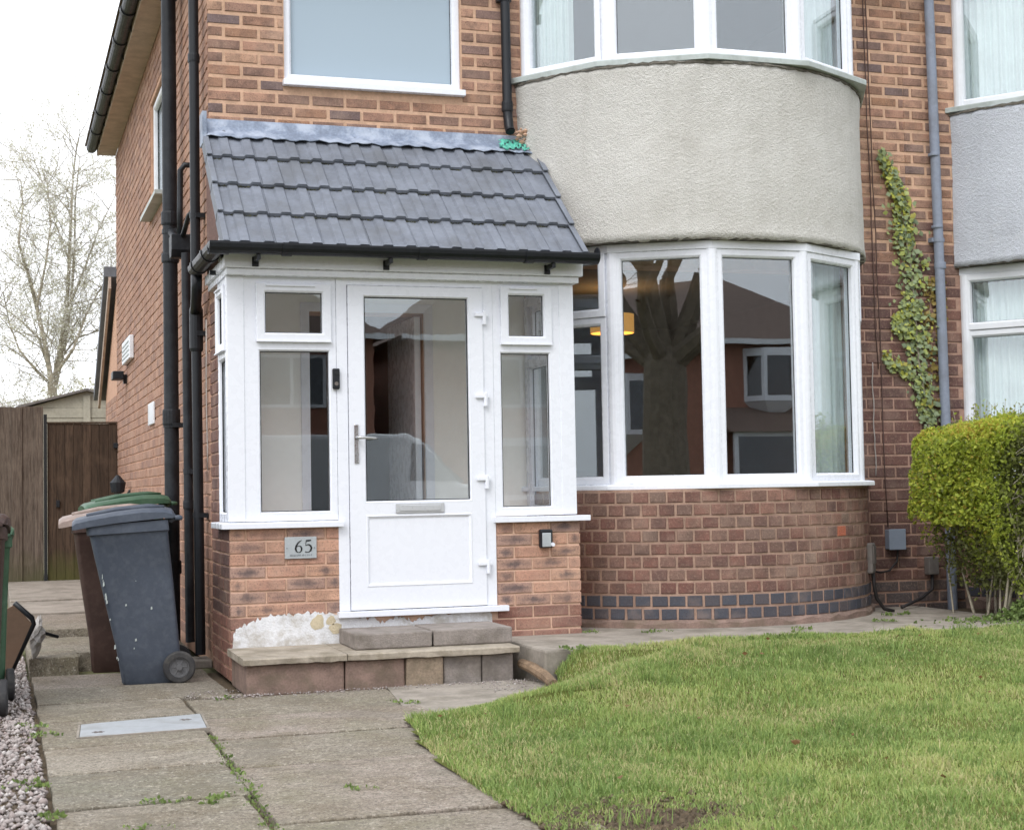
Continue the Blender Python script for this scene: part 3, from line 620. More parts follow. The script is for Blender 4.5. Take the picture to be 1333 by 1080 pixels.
# grit along the foot of the steps and joints
ng = 900; gxp = np.concatenate([-.2+1.95*r2.random(500)**1.6, r2.uniform(1.3, 1.8, 250), r2.uniform(-.35, .1, 150)]); gyp = np.concatenate([-1.50-np.abs(r2.normal(0,.07,500)), r2.uniform(-2.0,-1.52,250), r2.uniform(-1.6,-1.2,150)]); sz = r2.uniform(.0015, .007, ng)
V = oct_[None]*(1+.35*r2.normal(size=(ng,6,1))); V = V*sz[:,None,None]+np.stack([gxp, gyp, np.full(ng,.005)], -1)[:,None]
fast_mesh('rubble', V.reshape(-1,3), (np.arange(ng)[:,None,None]*6+of[None]).reshape(-1,3), 'gravel', kind='stuff')

# ------------------------------------------------------------------ the house
PITCH = .0865
BAYZ = dict(base=.25, sill0=1.118, sill1=1.152, head0=2.735, head1=2.79, ren0=2.80, ren1=4.0, sill2=4.008, sill3=4.05, top=5.15)
BV = [(-1.34,0),(-.91,-.55),(-.30,-.895),(.405,-.895),(1.02,-.56),(1.345,0)]
FR_PROF = [(0,-.07),(0,-.004),(.004,0),(.040,0),(.052,-.010),(.056,-.026),(.056,-.07)]
def facet(V0, V1):
    d = Vector((V1[0]-V0[0], V1[1]-V0[1])); L = d.length; d /= L; return V0, (d.x, d.y), (d.y, -d.x), L
def window(root, O, U, N, a0, a1, z0, z1, mat='white_pvc', prof=FR_PROF, gl='glass', gz=-.045, label=None):
    fr = MB().ring(O, U, N, a0, a1, z0, z1, prof).build('window', mat, root)
    ins = prof[-1][0]; 
    MB().ring(O, U, N, a0+ins-.002, a1-ins+.002, z0+ins-.002, z1-ins+.002, [(0,-.042),(0,-.034),(.004,-.034),(.004,-.042)]).build('gasket', 'gasket', fr)
    MB().obox(O, U, N, a0+ins-.004, a1-ins+.004, gz-.003, gz+.003, z0+ins-.004, z1-ins+.004).build('pane', gl, fr)
    return fr
def arc(cx, half, sag, n=40, cy=None, over=0.0):
    Rr = (half**2+sag**2)/(2*sag); yc = Rr-sag; a = math.asin(min(1, half/Rr)) if sag <= half else math.pi-math.asin(half/Rr)
    return [(cx+(Rr+over)*math.sin(-a+2*a*i/n), yc-(Rr+over)*math.cos(-a+2*a*i/n)) for i in range(n+1)], Rr, yc, a
def build_bay(root, cx, ren_mat, curtains, front_mat='white_pvc'):
    z = BAYZ; V = [(cx+a, b) for a, b in BV]; walls = []
    # brick dado under the lower window: mortar drum with header bricks set in it
    pts, Rr, yc, a = arc(cx, 1.355, .955)
    ptsm, *_ = arc(cx, 1.355, .955, over=-.007)
    core = MB(); inner, *_ = arc(cx, 1.355, .955, over=-.16)
    for (zz0, zz1) in ((.05, z['sill0']),):
        n = len(ptsm); vs = [(x,y,zz0) for x,y in ptsm]+[(x,y,zz1) for x,y in ptsm]+[(x,y,zz0) for x,y in inner]+[(x,y,zz1) for x,y in inner]
        fs = [(i,i+1,n+i+1,n+i) for i in range(n-1)]+[(2*n+i+1,2*n+i,3*n+i,3*n+i+1) for i in range(n-1)]+[(n+i,n+i+1,3*n+i+1,3*n+i) for i in range(n-1)]
        core.add(vs, fs)
    bw = core.build('bay_wall', 'mortar_header', root, smooth=False)
    wl = Wall(); hp = .1165; zz = z['base']; k = 0
    while zz+.05 < z['sill0']:
        s = -a*Rr+(hp/2 if k % 2 else 0)+.004
        while s+hp < a*Rr:
            th = (s+hp/2)/Rr; P = (cx+Rr*math.sin(th)-0*1, yc-Rr*math.cos(th), zz+(PITCH-.014)/2)
            m = 'brick_blue' if k < 2 else ('brick_orange' if (k == 6 and abs(P[0]-(cx+.74)) < .06) else 'brick_header')
            wl.add(P, th, hp-random.uniform(.014,.020), PITCH-.016+random.uniform(-.004,.001), .02, m); s += hp
        zz += PITCH; k += 1
    walls.append((bw, wl, False))
    foot = MB(); fo, *_ = arc(cx, 1.37, .985); fi, *_ = arc(cx, 1.355, .955, over=-.01); n = len(fo)
    foot.add([(x,y,.1) for x,y in fo]+[(x+random.uniform(-.01,.01),y+random.uniform(-.01,.012),.235+random.uniform(-.02,.014)) for x,y in fo]+[(x,y,.252) for x,y in fi], [(i,i+1,n+i+1,n+i) for i in range(n-1)]+[(n+i,n+i+1,2*n+i+1,2*n+i) for i in range(n-1)])
    foot.build('footing', 'step_brick', root)
    # window sills
    sp = [(0,0),(.0,.034),(-.05,.034),(-.115,.04),(-.115,0)]
    def sill(name, zz, off, h, mat):
        path_ = [(V[0][0]-off*.9,V[0][1]+.0,zz)]+[(cx+a*(1+off/1.05), b*(1+off/1.0), zz) for a, b in BV[1:5]]+[(V[5][0]+off*.9,V[5][1],zz)]
        prof = [(0,0),(0,h*.8),(-.006,h),(-.14,h+.012),(-.14,0)]
        return MB().sweep(prof, path_).build(name, mat, root, bevel=.003)
    sill('window_sill', z['sill0'], .065, z['sill1']-z['sill0'], front_mat)
    sill('window_sill', z['sill2'], .085, z['sill3']-z['sill2'], 'grey_sill')
    hp_ = [(0,0),(0,.055),(-.10,.055),(-.10,0)]
    MB().sweep(hp_, [(V[0][0],.0,z['head0'])]+[(cx+a*1.012, b*1.012, z['head0']) for a,b in BV[1:5]]+[(V[5][0],0,z['head0'])]).build('window_head', front_mat, root, bevel=.003)
    for zz0, zz1, up in ((z['sill1']+.004, z['head0'], False), (z['sill3']+.006, z['top'], True)):
        for i in range(5):
            O, U, N, L = facet(V[i], V[i+1]); e = .031
            if i in (0, 4) and not up:          # opening top light over a fixed pane
                tz = 2.30
                window(root, O, U, N, e, L-e, zz0, tz, front_mat)
                window(root, O, U, N, e, L-e, tz+.002, zz1, front_mat, [(0,-.07),(0,.008),(.004,.012),(.044,.012),(.056,.002),(.06,-.026),(.06,-.07)])
            else: window(root, O, U, N, e, L-e, zz0, zz1, front_mat)
        for i in range(6):
            x, y = V[i]; 
            MB().lathe([(0,.046),(zz1-zz0,.046)], (cx+(x-cx)*.962, y*.962 if i in (1,2,3,4) else y-.02, zz0), (0,0,1), 14).build('mullion', front_mat, root, smooth=False)
    # pebble-dashed panel between the windows, flared at its foot, ragged drip edge
    NA, NZ = 96, 26; pts, Rr, yc, a = arc(cx, 1.37, .965, NA); vs, fs = [], []
    for k in range(NZ+1):
        v = k/NZ; zz = z['ren0']+(z['ren1']-z['ren0'])*v; fl = .016*max(0, 1-v/.16)**2+.006*math.sin(v*7)
        for i in range(NA+1):
            th = -a+2*a*i/NA; jr = random.uniform(-.004, .004)*(1 if 0 < k < NZ else .3)
            zj = random.uniform(-.012,.004) if k == 0 else 0
            vs.append((cx+(Rr+fl+jr)*math.sin(th), yc-(Rr+fl+jr)*math.cos(th), zz+zj))
    W_ = NA+1
    fs = [(k*W_+i, k*W_+i+1, (k+1)*W_+i+1, (k+1)*W_+i) for k in range(NZ) for i in range(NA)]
    b = len(vs)
    for k, zz in ((0, z['ren0']-.004), (NZ, z['ren1'])):
        for i in range(NA+1): th = -a+2*a*i/NA; vs.append((cx+(Rr-.12)*math.sin(th), yc-(Rr-.12)*math.cos(th), zz))
    fs += [(i+1, i, b+i, b+i+1) for i in range(NA)]+[(NZ*W_+i, NZ*W_+i+1, b+W_+i+1, b+W_+i) for i in range(NA)]
    MB().add(vs, fs).build('render_panel', ren_mat, root, smooth=True)
    for zz, dz, ov in ((z['ren0']-.006, .010, .010), (z['ren1']-.012, .016, .012)):
        m = MB(); n = 90; po, *_ = arc(cx, 1.37, .965, n, over=ov)
        pi, *_ = arc(cx, 1.37, .965, n, over=-.1)
        vs = [(x+random.uniform(-.005,.005), y+random.uniform(-.005,.005), zz+random.uniform(-.008,.004)) for x,y in po]+[(x,y,zz+dz+random.uniform(-.008,.006)) for x,y in po]+[(x,y,zz) for x,y in pi]
        m.add(vs, [(i,i+1,n+1+i+1,n+1+i) for i in range(n)]+[(i+1,i,2*(n+1)+i,2*(n+1)+i+1) for i in range(n)])
        m.build('drip_edge', 'peb_dark', root)
    # curtains: pleated sheets hung inside the panes
    for (i, f0, f1, z0, z1) in curtains:
        O, U, N, L = facet(V[i], V[i+1]); mb = MB(); n = 60; vs = []
        for k in range(n+1):
            s = (f0+(f1-f0)*k/n)*L; wv = -.16+.022*math.sin(k*1.15)+.012*math.sin(k*.47+1)
            for zz in (z0, z1): vs.append((O[0]+U[0]*s+N[0]*wv, O[1]+U[1]*s+N[1]*wv, zz))
        mb.add(vs, [(2*k,2*k+2,2*k+3,2*k+1) for k in range(n)]).build('curtain', 'curtain', root, smooth=True)
    # lid and floor of the bay, closing it to the light
    for zz, m in ((z['ren0']+.01, 'room_wall'), (5.16, 'white_pvc_old')):
        MB().prism([(x*1.0+cx*0, y) for x, y in V], lambda a_, b_, c_: (a_, b_, c_), zz, zz+.03).build('bay_ceiling', m, root)
    MB().prism(V, lambda a_, b_, c_: (a_, b_*.93, c_), 3.9, 3.93).build('bay_floor', 'carpet', root)
    return walls
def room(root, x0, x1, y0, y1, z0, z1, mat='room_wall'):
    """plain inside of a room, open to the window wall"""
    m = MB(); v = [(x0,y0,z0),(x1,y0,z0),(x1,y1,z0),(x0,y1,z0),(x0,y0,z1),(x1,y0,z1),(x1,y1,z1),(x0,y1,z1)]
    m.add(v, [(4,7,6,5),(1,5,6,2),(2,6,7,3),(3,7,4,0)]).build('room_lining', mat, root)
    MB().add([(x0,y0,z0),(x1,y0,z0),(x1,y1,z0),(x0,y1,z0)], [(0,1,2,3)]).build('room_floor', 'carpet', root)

house = thing('brick_house', 'brick house with curved pebble-dashed bay, black drainpipes and brown soffit, behind the white porch', 'house', (0,0,0))
BX = 5.33
FF = (.515, 1.765, 3.905, 5.13)       # first-floor window opening
HALL = (.66, 1.46, .36, 2.36)
BAYH = [(2.26, 4.82, 1.15, 2.74), (2.26, 4.82, 4.04, 5.14)]
front = MB().holes((0,0), X_, FRONT_N, .007, BX, 0, 5.2, [FF, HALL]+BAYH, -.25, -.005).build('front_wall', 'mortar_upper', house)
low_m = MB().box(4.80, BX, -.0035, .05, .05, 2.90).build('lower_pointing', 'mortar_lower', house)
def mat_front(x, z):
    lim = 2.95+.25*math.sin(x*9+z*3)
    if z < .42: return 'brick_base'
    return 'brick_lower' if z < lim else 'brick_upper'
def ok_front(a, b, z0, z1):
    segs = [(a, b)]
    def cut(h0, h1):
        nonlocal segs; o = []
        for p, q_ in segs:
            if q_ <= h0 or p >= h1: o.append((p, q_))
            else:
                if p < h0: o.append((p, h0))
                if q_ > h1: o.append((h1, q_))
        segs = o
    if z0 < 3.52: cut(-1, 2.30)
    if z1 > FF[2] and z0 < FF[3]: cut(FF[0]-.008, FF[1]+.008)
    cut(2.205, 4.875)
    return segs
fw = Wall()
lay(fw, (0.002, BX), (.14, 5.19), PITCH, .023, .025, .235, lambda x, z: ((x, 0 if z > 2.9 or x < 4.8 else -.0085, z), 0), mat_front, ok_front, start=.002)
bay_walls = build_bay(house, 3.54, 'pebbledash', [(0,.03,.5,4.06,5.12),(3,.3,.96,4.06,5.12),(3,.45,.98,1.16,2.7)])
side = MB().holes((0,0), Y_, (-1,0), .251, 8.6, 0, 5.2, [(2.86,4.16,3.69,4.73)], -.25, -.007).build('side_wall', 'mortar_side', house)
sw = Wall()
def ok_side(a, b, z0, z1):
    if z1 > 3.69 and z0 < 4.73 and b > 2.86 and a < 4.16: return [(a, 2.85)] if a < 2.82 else ([(4.17, b)] if b > 4.2 else [])
    return [(a, b)]
lay(sw, (.024, 8.6), (.1, 5.19), PITCH, .012, .012, .235, lambda y, z: ((0, y, z), -math.pi/2), lambda y, z: 'brick_side', ok_side, start=.024)
place_bricks([(front, fw, False)]+bay_walls+[(side, sw, True)])
MB().box(.3, BX, 8.35, 8.6, 0, 5.2).build('rear_wall', 'far_brick', house)
# hipped roof with overhanging eaves, soffit, fascia and gutter
rf = MB(); e = .34; x0, x1, y0, y1, zz = -e, BX, -e, 8.6+e, 5.36
rf.add([(x0,y0,zz),(x1,y0,zz),(x1,y1,zz),(x0,y1,zz),(x0+3.6,4.3,8.0),(x1,4.3,8.0)], [(0,1,5,4),(2,3,4,5),(3,0,4),(0,3,2,1),(1,2,5)]).build('roof', 'far_roof', house)
MB().box(-.19, -.001, -.3, 8.62, 5.19, 5.23).build('soffit', 'soffit_brown', house)
MB().box(-.19, BX, -.3, -.001, 5.191, 5.232).build('soffit', 'white_pvc', house)
MB().box(-.215, -.19, -.32, 8.64, 5.185, 5.33).build('fascia', 'soffit_brown', house)
def gutter_prof(r=.057, n=9):
    o = [(r*math.cos(math.pi+math.pi*k/(n-1)), r*math.sin(math.pi+math.pi*k/(n-1))) for k in range(n)]
    return o+[(o[-1][0], .012), (o[-1][0]-.006, .012)]+[((r-.004)*math.cos(-math.pi*k/(n-1)), (r-.004)*math.sin(-math.pi*k/(n-1))) for k in range(n)]+[(o[0][0]+.006, .012), (o[0][0], .012)]
gt = MB().sweep(gutter_prof(.06), [(-.275,8.62,5.27),(-.275,-.35,5.27)]).build('gutter', 'black_iron', house)
for y in np.arange(.3, 8.5, .92):
    MB().sweep([(a*1.16,b*1.16) for a,b in gutter_prof(.06)], [(-.275,y+.05,5.27),(-.275,y-.05,5.27)]).build('gutter_joint', 'black_iron', gt)
    MB().box(-.225, -.214, y+.38, y+.42, 5.2, 5.3).build('gutter_bracket', 'black_iron', gt)
# first-floor front window with frosted glass
O = (0, .03)
win = window(house, O, X_, FRONT_N, FF[0], FF[1], FF[2]+.03, FF[3], gl='glass_frosted')
MB().box(FF[0]-.012, FF[1]+.02, -.045, .1, FF[2]-.012, FF[2]+.03).build('window_sill', 'white_pvc', house, bevel=.004)
# side window
window(house, (.03,0), Y_, (-1,0), 2.87, 4.15, 3.72, 4.72, 'white_pvc_old')
MB().box(-.09, .06, 2.8, 4.22, 3.655, 3.69).build('window_sill', 'grey_sill', house)
# rooms
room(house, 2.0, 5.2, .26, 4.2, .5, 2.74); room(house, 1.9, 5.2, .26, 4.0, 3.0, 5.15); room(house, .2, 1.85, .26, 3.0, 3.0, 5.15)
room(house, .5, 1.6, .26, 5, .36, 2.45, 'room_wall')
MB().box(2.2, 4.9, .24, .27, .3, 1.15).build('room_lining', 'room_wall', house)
MB().prism([(x, y*.86) for x, y in [(3.54+a, b) for a, b in BV]], lambda a,b,c: (a,b,c), 1.09, 1.12).build('window_board', 'white_pvc', house)
# rear extension
ext = MB(); ext.prism([(8.605,0),(10.6,0),(10.6,2.42),(8.605,3.62)], lambda a,b,c: (c,a,b), .0, 3.2).build('extension_wall', 'mortar_side', house)
ew = Wall(); lay(ew, (8.62, 10.58), (.1, 2.4), PITCH, .012, .012, .235, lambda y, z: ((-.004, y, z), -math.pi/2), lambda y, z: 'brick_side', lambda a,b,c,d: [(a,b)], start=8.62)
mb = MB()
for P, ang, L, H, D, m_ in ew.b:
    M = Matrix.Translation(P) @ Matrix.Rotation(ang, 4, 'Z'); vs, fs = brick_geo(L, H, D, random.randrange(10**6)); mb.add([M @ Vector(v) for v in vs], fs)
link(bpy.data.objects.new('brick_courses', mb.mesh('brick_courses', 'brick_side')), house, kind='stuff')
er = MB().prism([(8.61,3.74),(8.61,3.86),(10.85,2.52),(10.85,2.40)], lambda a,b,c: (c,a,b), -.14, 3.3).build('extension_roof', 'roof_tile', house)
MB().prism([(8.612,3.60),(8.612,3.738),(10.80,2.43),(10.80,2.29)], lambda a,b,c: (c,a,b), -.09, -.06).build('verge_board', 'soffit_brown', er)

# ------------------------------------------------------------------ porch
PY = -.836; PL, PRr = .0, 2.25
porch = thing('porch', 'white framed glazed porch with grey tiled lean-to roof on low brick walls', 'porch', (0,0,0))
PO = (0, PY); ZS = .925      # top of the brickwork
base = MB()
base.box(PL+.007, .70, PY+.007, -.01, 0, ZS); base.box(1.70, PRr+.02, PY+.007, -.01, .05, ZS); base.box(.70, 1.70, PY+.007, -.01, 0, .36)
bwall = base.build('dwarf_wall', 'mortar_porch', porch)
pier = MB().box(.007, .11, -.40, -.004, ZS, 2.42).build('brick_pier', 'mortar_lower', porch)
pw = Wall()
def mat_porch(x, z):
    return 'brick_porch' if z > .385 else 'brick_old_red'
def ok_porch(a, b, z0, z1):
    if z1 > .375: 
        segs = []
        if a < .70: segs.append((a, min(b, .70)))
        if b > 1.705: segs.append((max(a, 1.705), b))
        return segs
    return [(a, b)]
PP = .0768
lay(pw, (.002, 2.275), (.930-12*PP, .930), PP, .012, .011, .246, lambda x, z: ((x, PY, z), 0), mat_porch, ok_porch, start=.002-.02)
lay(pw, (PY+.024, -.02), (.930-12*PP, .930), PP, .012, .011, .246, lambda y, z: ((0, y, z), -math.pi/2), lambda y, z: 'brick_lower' if z > .385 else 'brick_old_red', lambda a,b,c,d: [(a,b)], start=PY+.024-.1)
lay(pw, (-.40, -.005), (ZS+.02, 2.40), PP, .012, .011, .235, lambda y, z: ((0, y, z), -math.pi/2), lambda y, z: 'brick_lower', lambda a,b,c,d: [(a,b)], start=-.40)
place_bricks([(bwall, pw, False)])
# white patch of render low on the front, with a ragged upper edge
def patch_prism(pts, y0, y1): return MB().prism(pts, lambda a,b,c: (a,c,b), y0, y1)
top = [(.015,.20),(.02,.30),(.06,.335),(.11,.352),(.16,.365),(.2,.384),(.26,.394),(.33,.398),(.40,.393),(.47,.402),(.53,.398),(.58,.392),(.66,.385),(.74,.37),(.82,.36),(.90,.345),(.93,.318),(.97,.330),(1.03,.352),(1.08,.342),(1.14,.32),(1.2,.338),(1.30,.356),(1.42,.362),(1.54,.366),(1.62,.372),(1.66,.35),(1.67,.20)]
fine = []
for (a_, b_), (c_, d_) in zip(top[:-1], top[1:]):
    for k in range(5):
        f_ = k/5; fine.append((a_+(c_-a_)*f_+random.uniform(-.004,.004), b_+(d_-b_)*f_+(random.uniform(-.008,.007)+.014*math.sin(len(fine)*1.9)*math.sin(len(fine)*.37))*(b_ > .25)))
fine.append(top[-1])
patch_prism(fine[::-1], PY-.0055, PY+.004).build('render_patch', 'white_render', porch)
for q_, (cx0, cz0, rx, rz) in enumerate([(.535,.335,.045,.05),(.65,.30,.042,.034),(.62,.345,.03,.03)]):   # tan scars where the paint is gone
    pts = [(cx0+rx*(1+random.uniform(-.25,.2))*math.cos(t_), cz0+rz*(1+random.uniform(-.25,.2))*math.sin(t_)) for t_ in np.linspace(0, 2*math.pi, 13)[:-1]]
    patch_prism(pts[::-1], PY-.0068, PY-.005).build('bare_patch', 'bare_render', porch)
# sills
def psill(x0, x1, left=False, right=False):
    if left: MB().sweep([(0,0),(0,.032),(-.004,.036),(-.11,.042),(-.11,0)], [(-.05,-.36,ZS),(-.05,PY-.045,ZS),(x1,PY-.045,ZS)]).build('window_sill', 'white_pvc', porch, bevel=.002)
    else: MB().box(x0, x1, PY-.045, PY+.06, ZS, ZS+.036).build('window_sill', 'white_pvc', porch, bevel=.003)
psill(0, .70, left=True); psill(1.685, 2.335)
MB().box(.66, 1.765, PY-.05, PY+.05, .362, .398).build('door_sill', 'white_pvc', porch, bevel=.003)
# frames
ZF, ZT = ZS+.042, 2.475
SASH = [(0,.0),(0,.016),(.004,.02),(.046,.02),(.056,.010),(.060,-.02),(.060,-.03),(0,-.03)]
BEAD = [(0,0.0),(0,.001),(.002,.0015),(.010,-.006),(.014,-.022),(.014,-.05),(0,-.05)]
def pwin(name, O, U, N, a0, a1, lowg, topg, sash):
    fr = MB().holes(O, U, N, a0, a1, ZF, ZT, [lowg, (sash[0]+.02,sash[1]-.02,sash[2]+.02,sash[3]-.02)], -.06, 0).build(name, 'white_pvc', porch, bevel=.002)
    MB().ring(O, U, N, lowg[0]-.001, lowg[1]+.001, lowg[2]-.001, lowg[3]+.001, BEAD).build('bead', 'white_pvc', fr)
    MB().obox(O, U, N, lowg[0], lowg[1], -.033, -.027, lowg[2], lowg[3]).build('pane', 'glass_porch', fr)
    MB().ring(O, U, N, lowg[0]+.013, lowg[1]-.013, lowg[2]+.013, lowg[3]-.013, [(0,-.026),(0,-.018),(.004,-.018),(.004,-.026)]).build('gasket', 'gasket', fr)
    sh = MB().ring(O, U, N, *sash, SASH).build('sash', 'white_pvc', fr, bevel=.001)
    MB().obox(O, U, N, sash[0]+.05, sash[1]-.05, -.018, -.012, sash[2]+.05, sash[3]-.05).build('pane', 'glass_porch', fr)
    MB().ring(O, U, N, sash[0]+.058, sash[1]-.058, sash[2]+.058, sash[3]-.058, [(0,-.011),(0,-.003),(.004,-.003),(.004,-.011)]).build('gasket', 'gasket', fr)
    MB().obox(O, U, N, sash[0]+.06, sash[1]-.10, .02, .034, sash[3]-.022, sash[3]-.012).build('trickle_vent', 'white_pvc', fr, bevel=.002)
    MB().obox(O, U, N, sash[0]+.0, sash[1]-.0, .02, .028, sash[2]+.0, sash[2]+.008).build('drip_bar', 'white_pvc', fr)
    return fr
pwin('window', PO, X_, FRONT_N, .005, .672, (.186,.638,1.012,2.026), None, (.174,.642,2.07,2.435))
pwin('window', PO, X_, FRONT_N, 1.700, PRr, (1.745,2.095,1.012,2.026), None, (1.752,2.102,2.07,2.45))
# left return: u runs towards the front
pwin('window', (.0,0), (0,-1), (-1,0), .385, -PY-.062, (.42,.745,1.012,1.985), None, (.405,.765,2.02,2.43))
pwin('window', (PRr,0), (0,1), (1,0), PY+.062, -.02, (PY+.12,-.08,1.012,1.985), None, (PY+.11,-.06,2.02,2.43))
MB().box(-.006, .10, PY-.006, PY+.07, ZF+.001, ZT-.002).build('corner_post', 'white_pvc', porch, bevel=.004)
MB().box(2.155, PRr+.006, PY-.006, PY+.07, ZF+.001, ZT-.002).build('corner_post', 'white_pvc', porch, bevel=.004)
# door
dfr = MB().holes(PO, X_, FRONT_N, .674, 1.698, .40, ZT, [(.742,1.632,.395,2.435)], -.07, .004).build('door_frame', 'white_pvc', porch, bevel=.003)
PO2 = (0, PY-.004)
door = MB().holes(PO2, X_, FRONT_N, .746, 1.628, .404, 2.431, [(.842,1.540,1.067,2.373),(.848,1.536,.545,.99)], -.05, .012).build('door', 'white_pvc', porch, bevel=.003)
MB().ring(PO2, X_, FRONT_N, .841, 1.541, 1.066, 2.374, [(a,b+.012) for a,b in BEAD]).build('bead', 'white_pvc', door)
MB().obox(PO2, X_, FRONT_N, .84, 1.542, -.018, -.012, 1.065, 2.375).build('pane', 'glass_door', door)
MB().ring(PO2, X_, FRONT_N, .854, 1.528, 1.079, 2.361, [(0,-.012),(0,-.003),(.005,-.003),(.005,-.012)]).build('gasket', 'gasket', door)
pn = MB().ring(PO2, X_, FRONT_N, .847, 1.537, .544, .991, [(0,.010),(0,.014),(.008,.016),(.022,.004),(.022,-.01),(0,-.01)])
pn.obox(PO2, X_, FRONT_N, .85, 1.534, -.03, .003, .548, .987).build('panel', 'white_pvc', door, bevel=.002)
lb = MB().obox(PO2, X_, FRONT_N, 1.036, 1.352, .0122, .022, 1.0, 1.062).build('letterbox', 'letterbox', door, bevel=.004)
MB().obox(PO2, X_, FRONT_N, 1.06, 1.328, .022, .027, 1.012, 1.05).build('letterbox_flap', 'letterbox', door, bevel=.003)
hd = MB().obox(PO2, X_, FRONT_N, .776, .806, .0122, .022, 1.315, 1.56).build('door_handle', 'chrome', door, bevel=.006)
MB().tube([(.791,PY-.02,1.475),(.791,PY-.066,1.475),(.81,PY-.072,1.474),(.86,PY-.072,1.472),(.915,PY-.07,1.470)], [.011,.011,.010,.009,.007], 12).build('lever', 'chrome', door, smooth=True)
MB().lathe([(0,.013),(.006,.013),(.006,.009),(.012,.009)], (.791,PY-.026,1.37), (0,-1,0), 14).build('lock_cylinder', 'chrome', door)
for z in (2.25, 1.725, 1.197, .657):
    h_ = MB().obox(PO2, X_, FRONT_N, 1.572, 1.66, .0122, .030, z-.002, z+.022); h_.lathe([(0,.013),(.09,.013)], (1.638,PY-.026,z-.055), (0,0,1), 12)
    h_.build('hinge', 'white_pvc', door, bevel=.004)
# head boards
MB().box(-.012, PRr+.03, PY-.055, PY+.05, ZT, ZT+.04).build('head_board', 'white_pvc', porch, bevel=.004)
MB().box(-.03, PRr+.05, PY-.085, PY+.06, ZT+.041, 2.648).build('fascia', 'white_pvc', porch, bevel=.006)
MB().box(-.012, .05, PY+.051, -.02, ZT+.001, ZT+.039).build('head_board', 'white_pvc', porch)
MB().box(-.032, .05, PY+.061, -.02, ZT+.041, 2.574).build('fascia', 'white_pvc', porch, bevel=.004)
# roof: deck with boarded ends, then the tiles course by course
EY, EZ, TY, TZ = -1.01, 2.625, -.02, 3.535
sl_ = Vector((0, EY-TY, EZ-TZ)); SLEN = sl_.length; sd_ = sl_/SLEN; sn_ = Vector((0, sd_.z, -sd_.y)); sn_ = sn_ if sn_.z > 0 else -sn_
roof = MB().prism([(-.905,2.672),(TY,TZ-.045),(TY,2.58),(-.905,2.58)], lambda a,b,c: (c,a,b), -.018, PRr+.045).build('roof', 'brick_lower', porch)
MB().prism([(-.93,2.581),(-.93,2.645),(-.72,2.84),(-.66,2.581)], lambda a,b,c: (c,a,b), -.030, -.0185).build('bargeboard', 'white_pvc', roof)
per, tw = .1475, .295; prof_u = []
for k in range(2):
    b_ = k*per; prof_u += [(b_,0),(b_+.064,0),(b_+.076,.015),(b_+.128,.015),(b_+.140,0)]
prof_u.append((tw-.002, 0))
def tile_mesh(u0, u1, var):
    r = random.Random(var); pr = [(min(max(u,u0),u1), h) for u, h in prof_u if u0-1e-6 <= u <= u1+1e-6]
    if pr[0][0] > u0: pr = [(u0, pr[0][1])]+pr
    if pr[-1][0] < u1: pr = pr+[(u1, pr[-1][1])]
    vs = []; n = len(pr); Lt = .40
    for s, lift in ((0, 0.0), (Lt, .031)):
        for off in (0, -.021): vs += [(u, s+r.uniform(-.002,.002)*(s > 0), h+off+lift) for u, h in pr]
    fs = [(i,i+1,2*n+i+1,2*n+i) for i in range(n-1)]+[(2*n+i,2*n+i+1,3*n+i+1,3*n+i) for i in range(n-1)]+[(n+i+1,n+i,3*n+i,3*n+i+1) for i in range(n-1)]
    fs += [(0,2*n,3*n,n),(n-1,2*n-1,4*n-1,3*n-1)]
    return MB().add(vs, fs).mesh('roof_tile', 'roof_tile')
tm = {}
XL, XR_ = -.05, 2.29; gauge = SLEN/4.02
BS = Matrix(((1,0,0,0),(0,sd_.y,sn_.y,0),(0,sd_.z,sn_.z,0),(0,0,0,1)))
for c_ in range(4):
    s1 = SLEN-.0-(3-c_)*gauge+.0; s0 = s1-.40; x = XL+.03; 
    off = 0
    while x < XR_-.03:
        wdt = min(tw-.002, XR_-.03-x); key = (round(wdt,3), random.randrange(4))
        if key not in tm: tm[key] = tile_mesh(0, wdt, key[1]+17*int(wdt*1000))
        o = bpy.data.objects.new('roof_tile', tm[key]); COL.objects.link(o); o.parent = roof
        o.matrix_basis = Matrix.Translation(Vector((x, TY, TZ))+sd_*s0+sn_*(.006+random.uniform(-.0015,.0015))) @ BS @ Matrix.Rotation(random.uniform(-.004,.004), 4, 'Z')
        x += tw
    for side_, xx in ((-1, XL), (1, XR_-.035)):      # verge caps
        m = MB(); P = lambda u, s, h: Vector((xx+u, TY, TZ))+sd_*s+sn_*h
        a_, b_ = s0+.05, s1+.012
        for (u0_,u1_,h00,h01,h10,h11) in ((0,.036,.022,.034,.046,.058), ((0,.008,-.06,.022,-.045,.046) if side_ < 0 else (.028,.036,-.06,.022,-.045,.046))):
            m.add([P(u0_,a_,h00),P(u1_,a_,h00),P(u1_,a_,h01),P(u0_,a_,h01),P(u0_,b_,h10),P(u1_,b_,h10),P(u1_,b_,h11),P(u0_,b_,h11)], [(0,1,2,3),(7,6,5,4),(0,4,5,1),(1,5,6,2),(2,6,7,3),(3,7,4,0)])
        m.build('verge_cap', 'roof_tile', roof, bevel=.003)
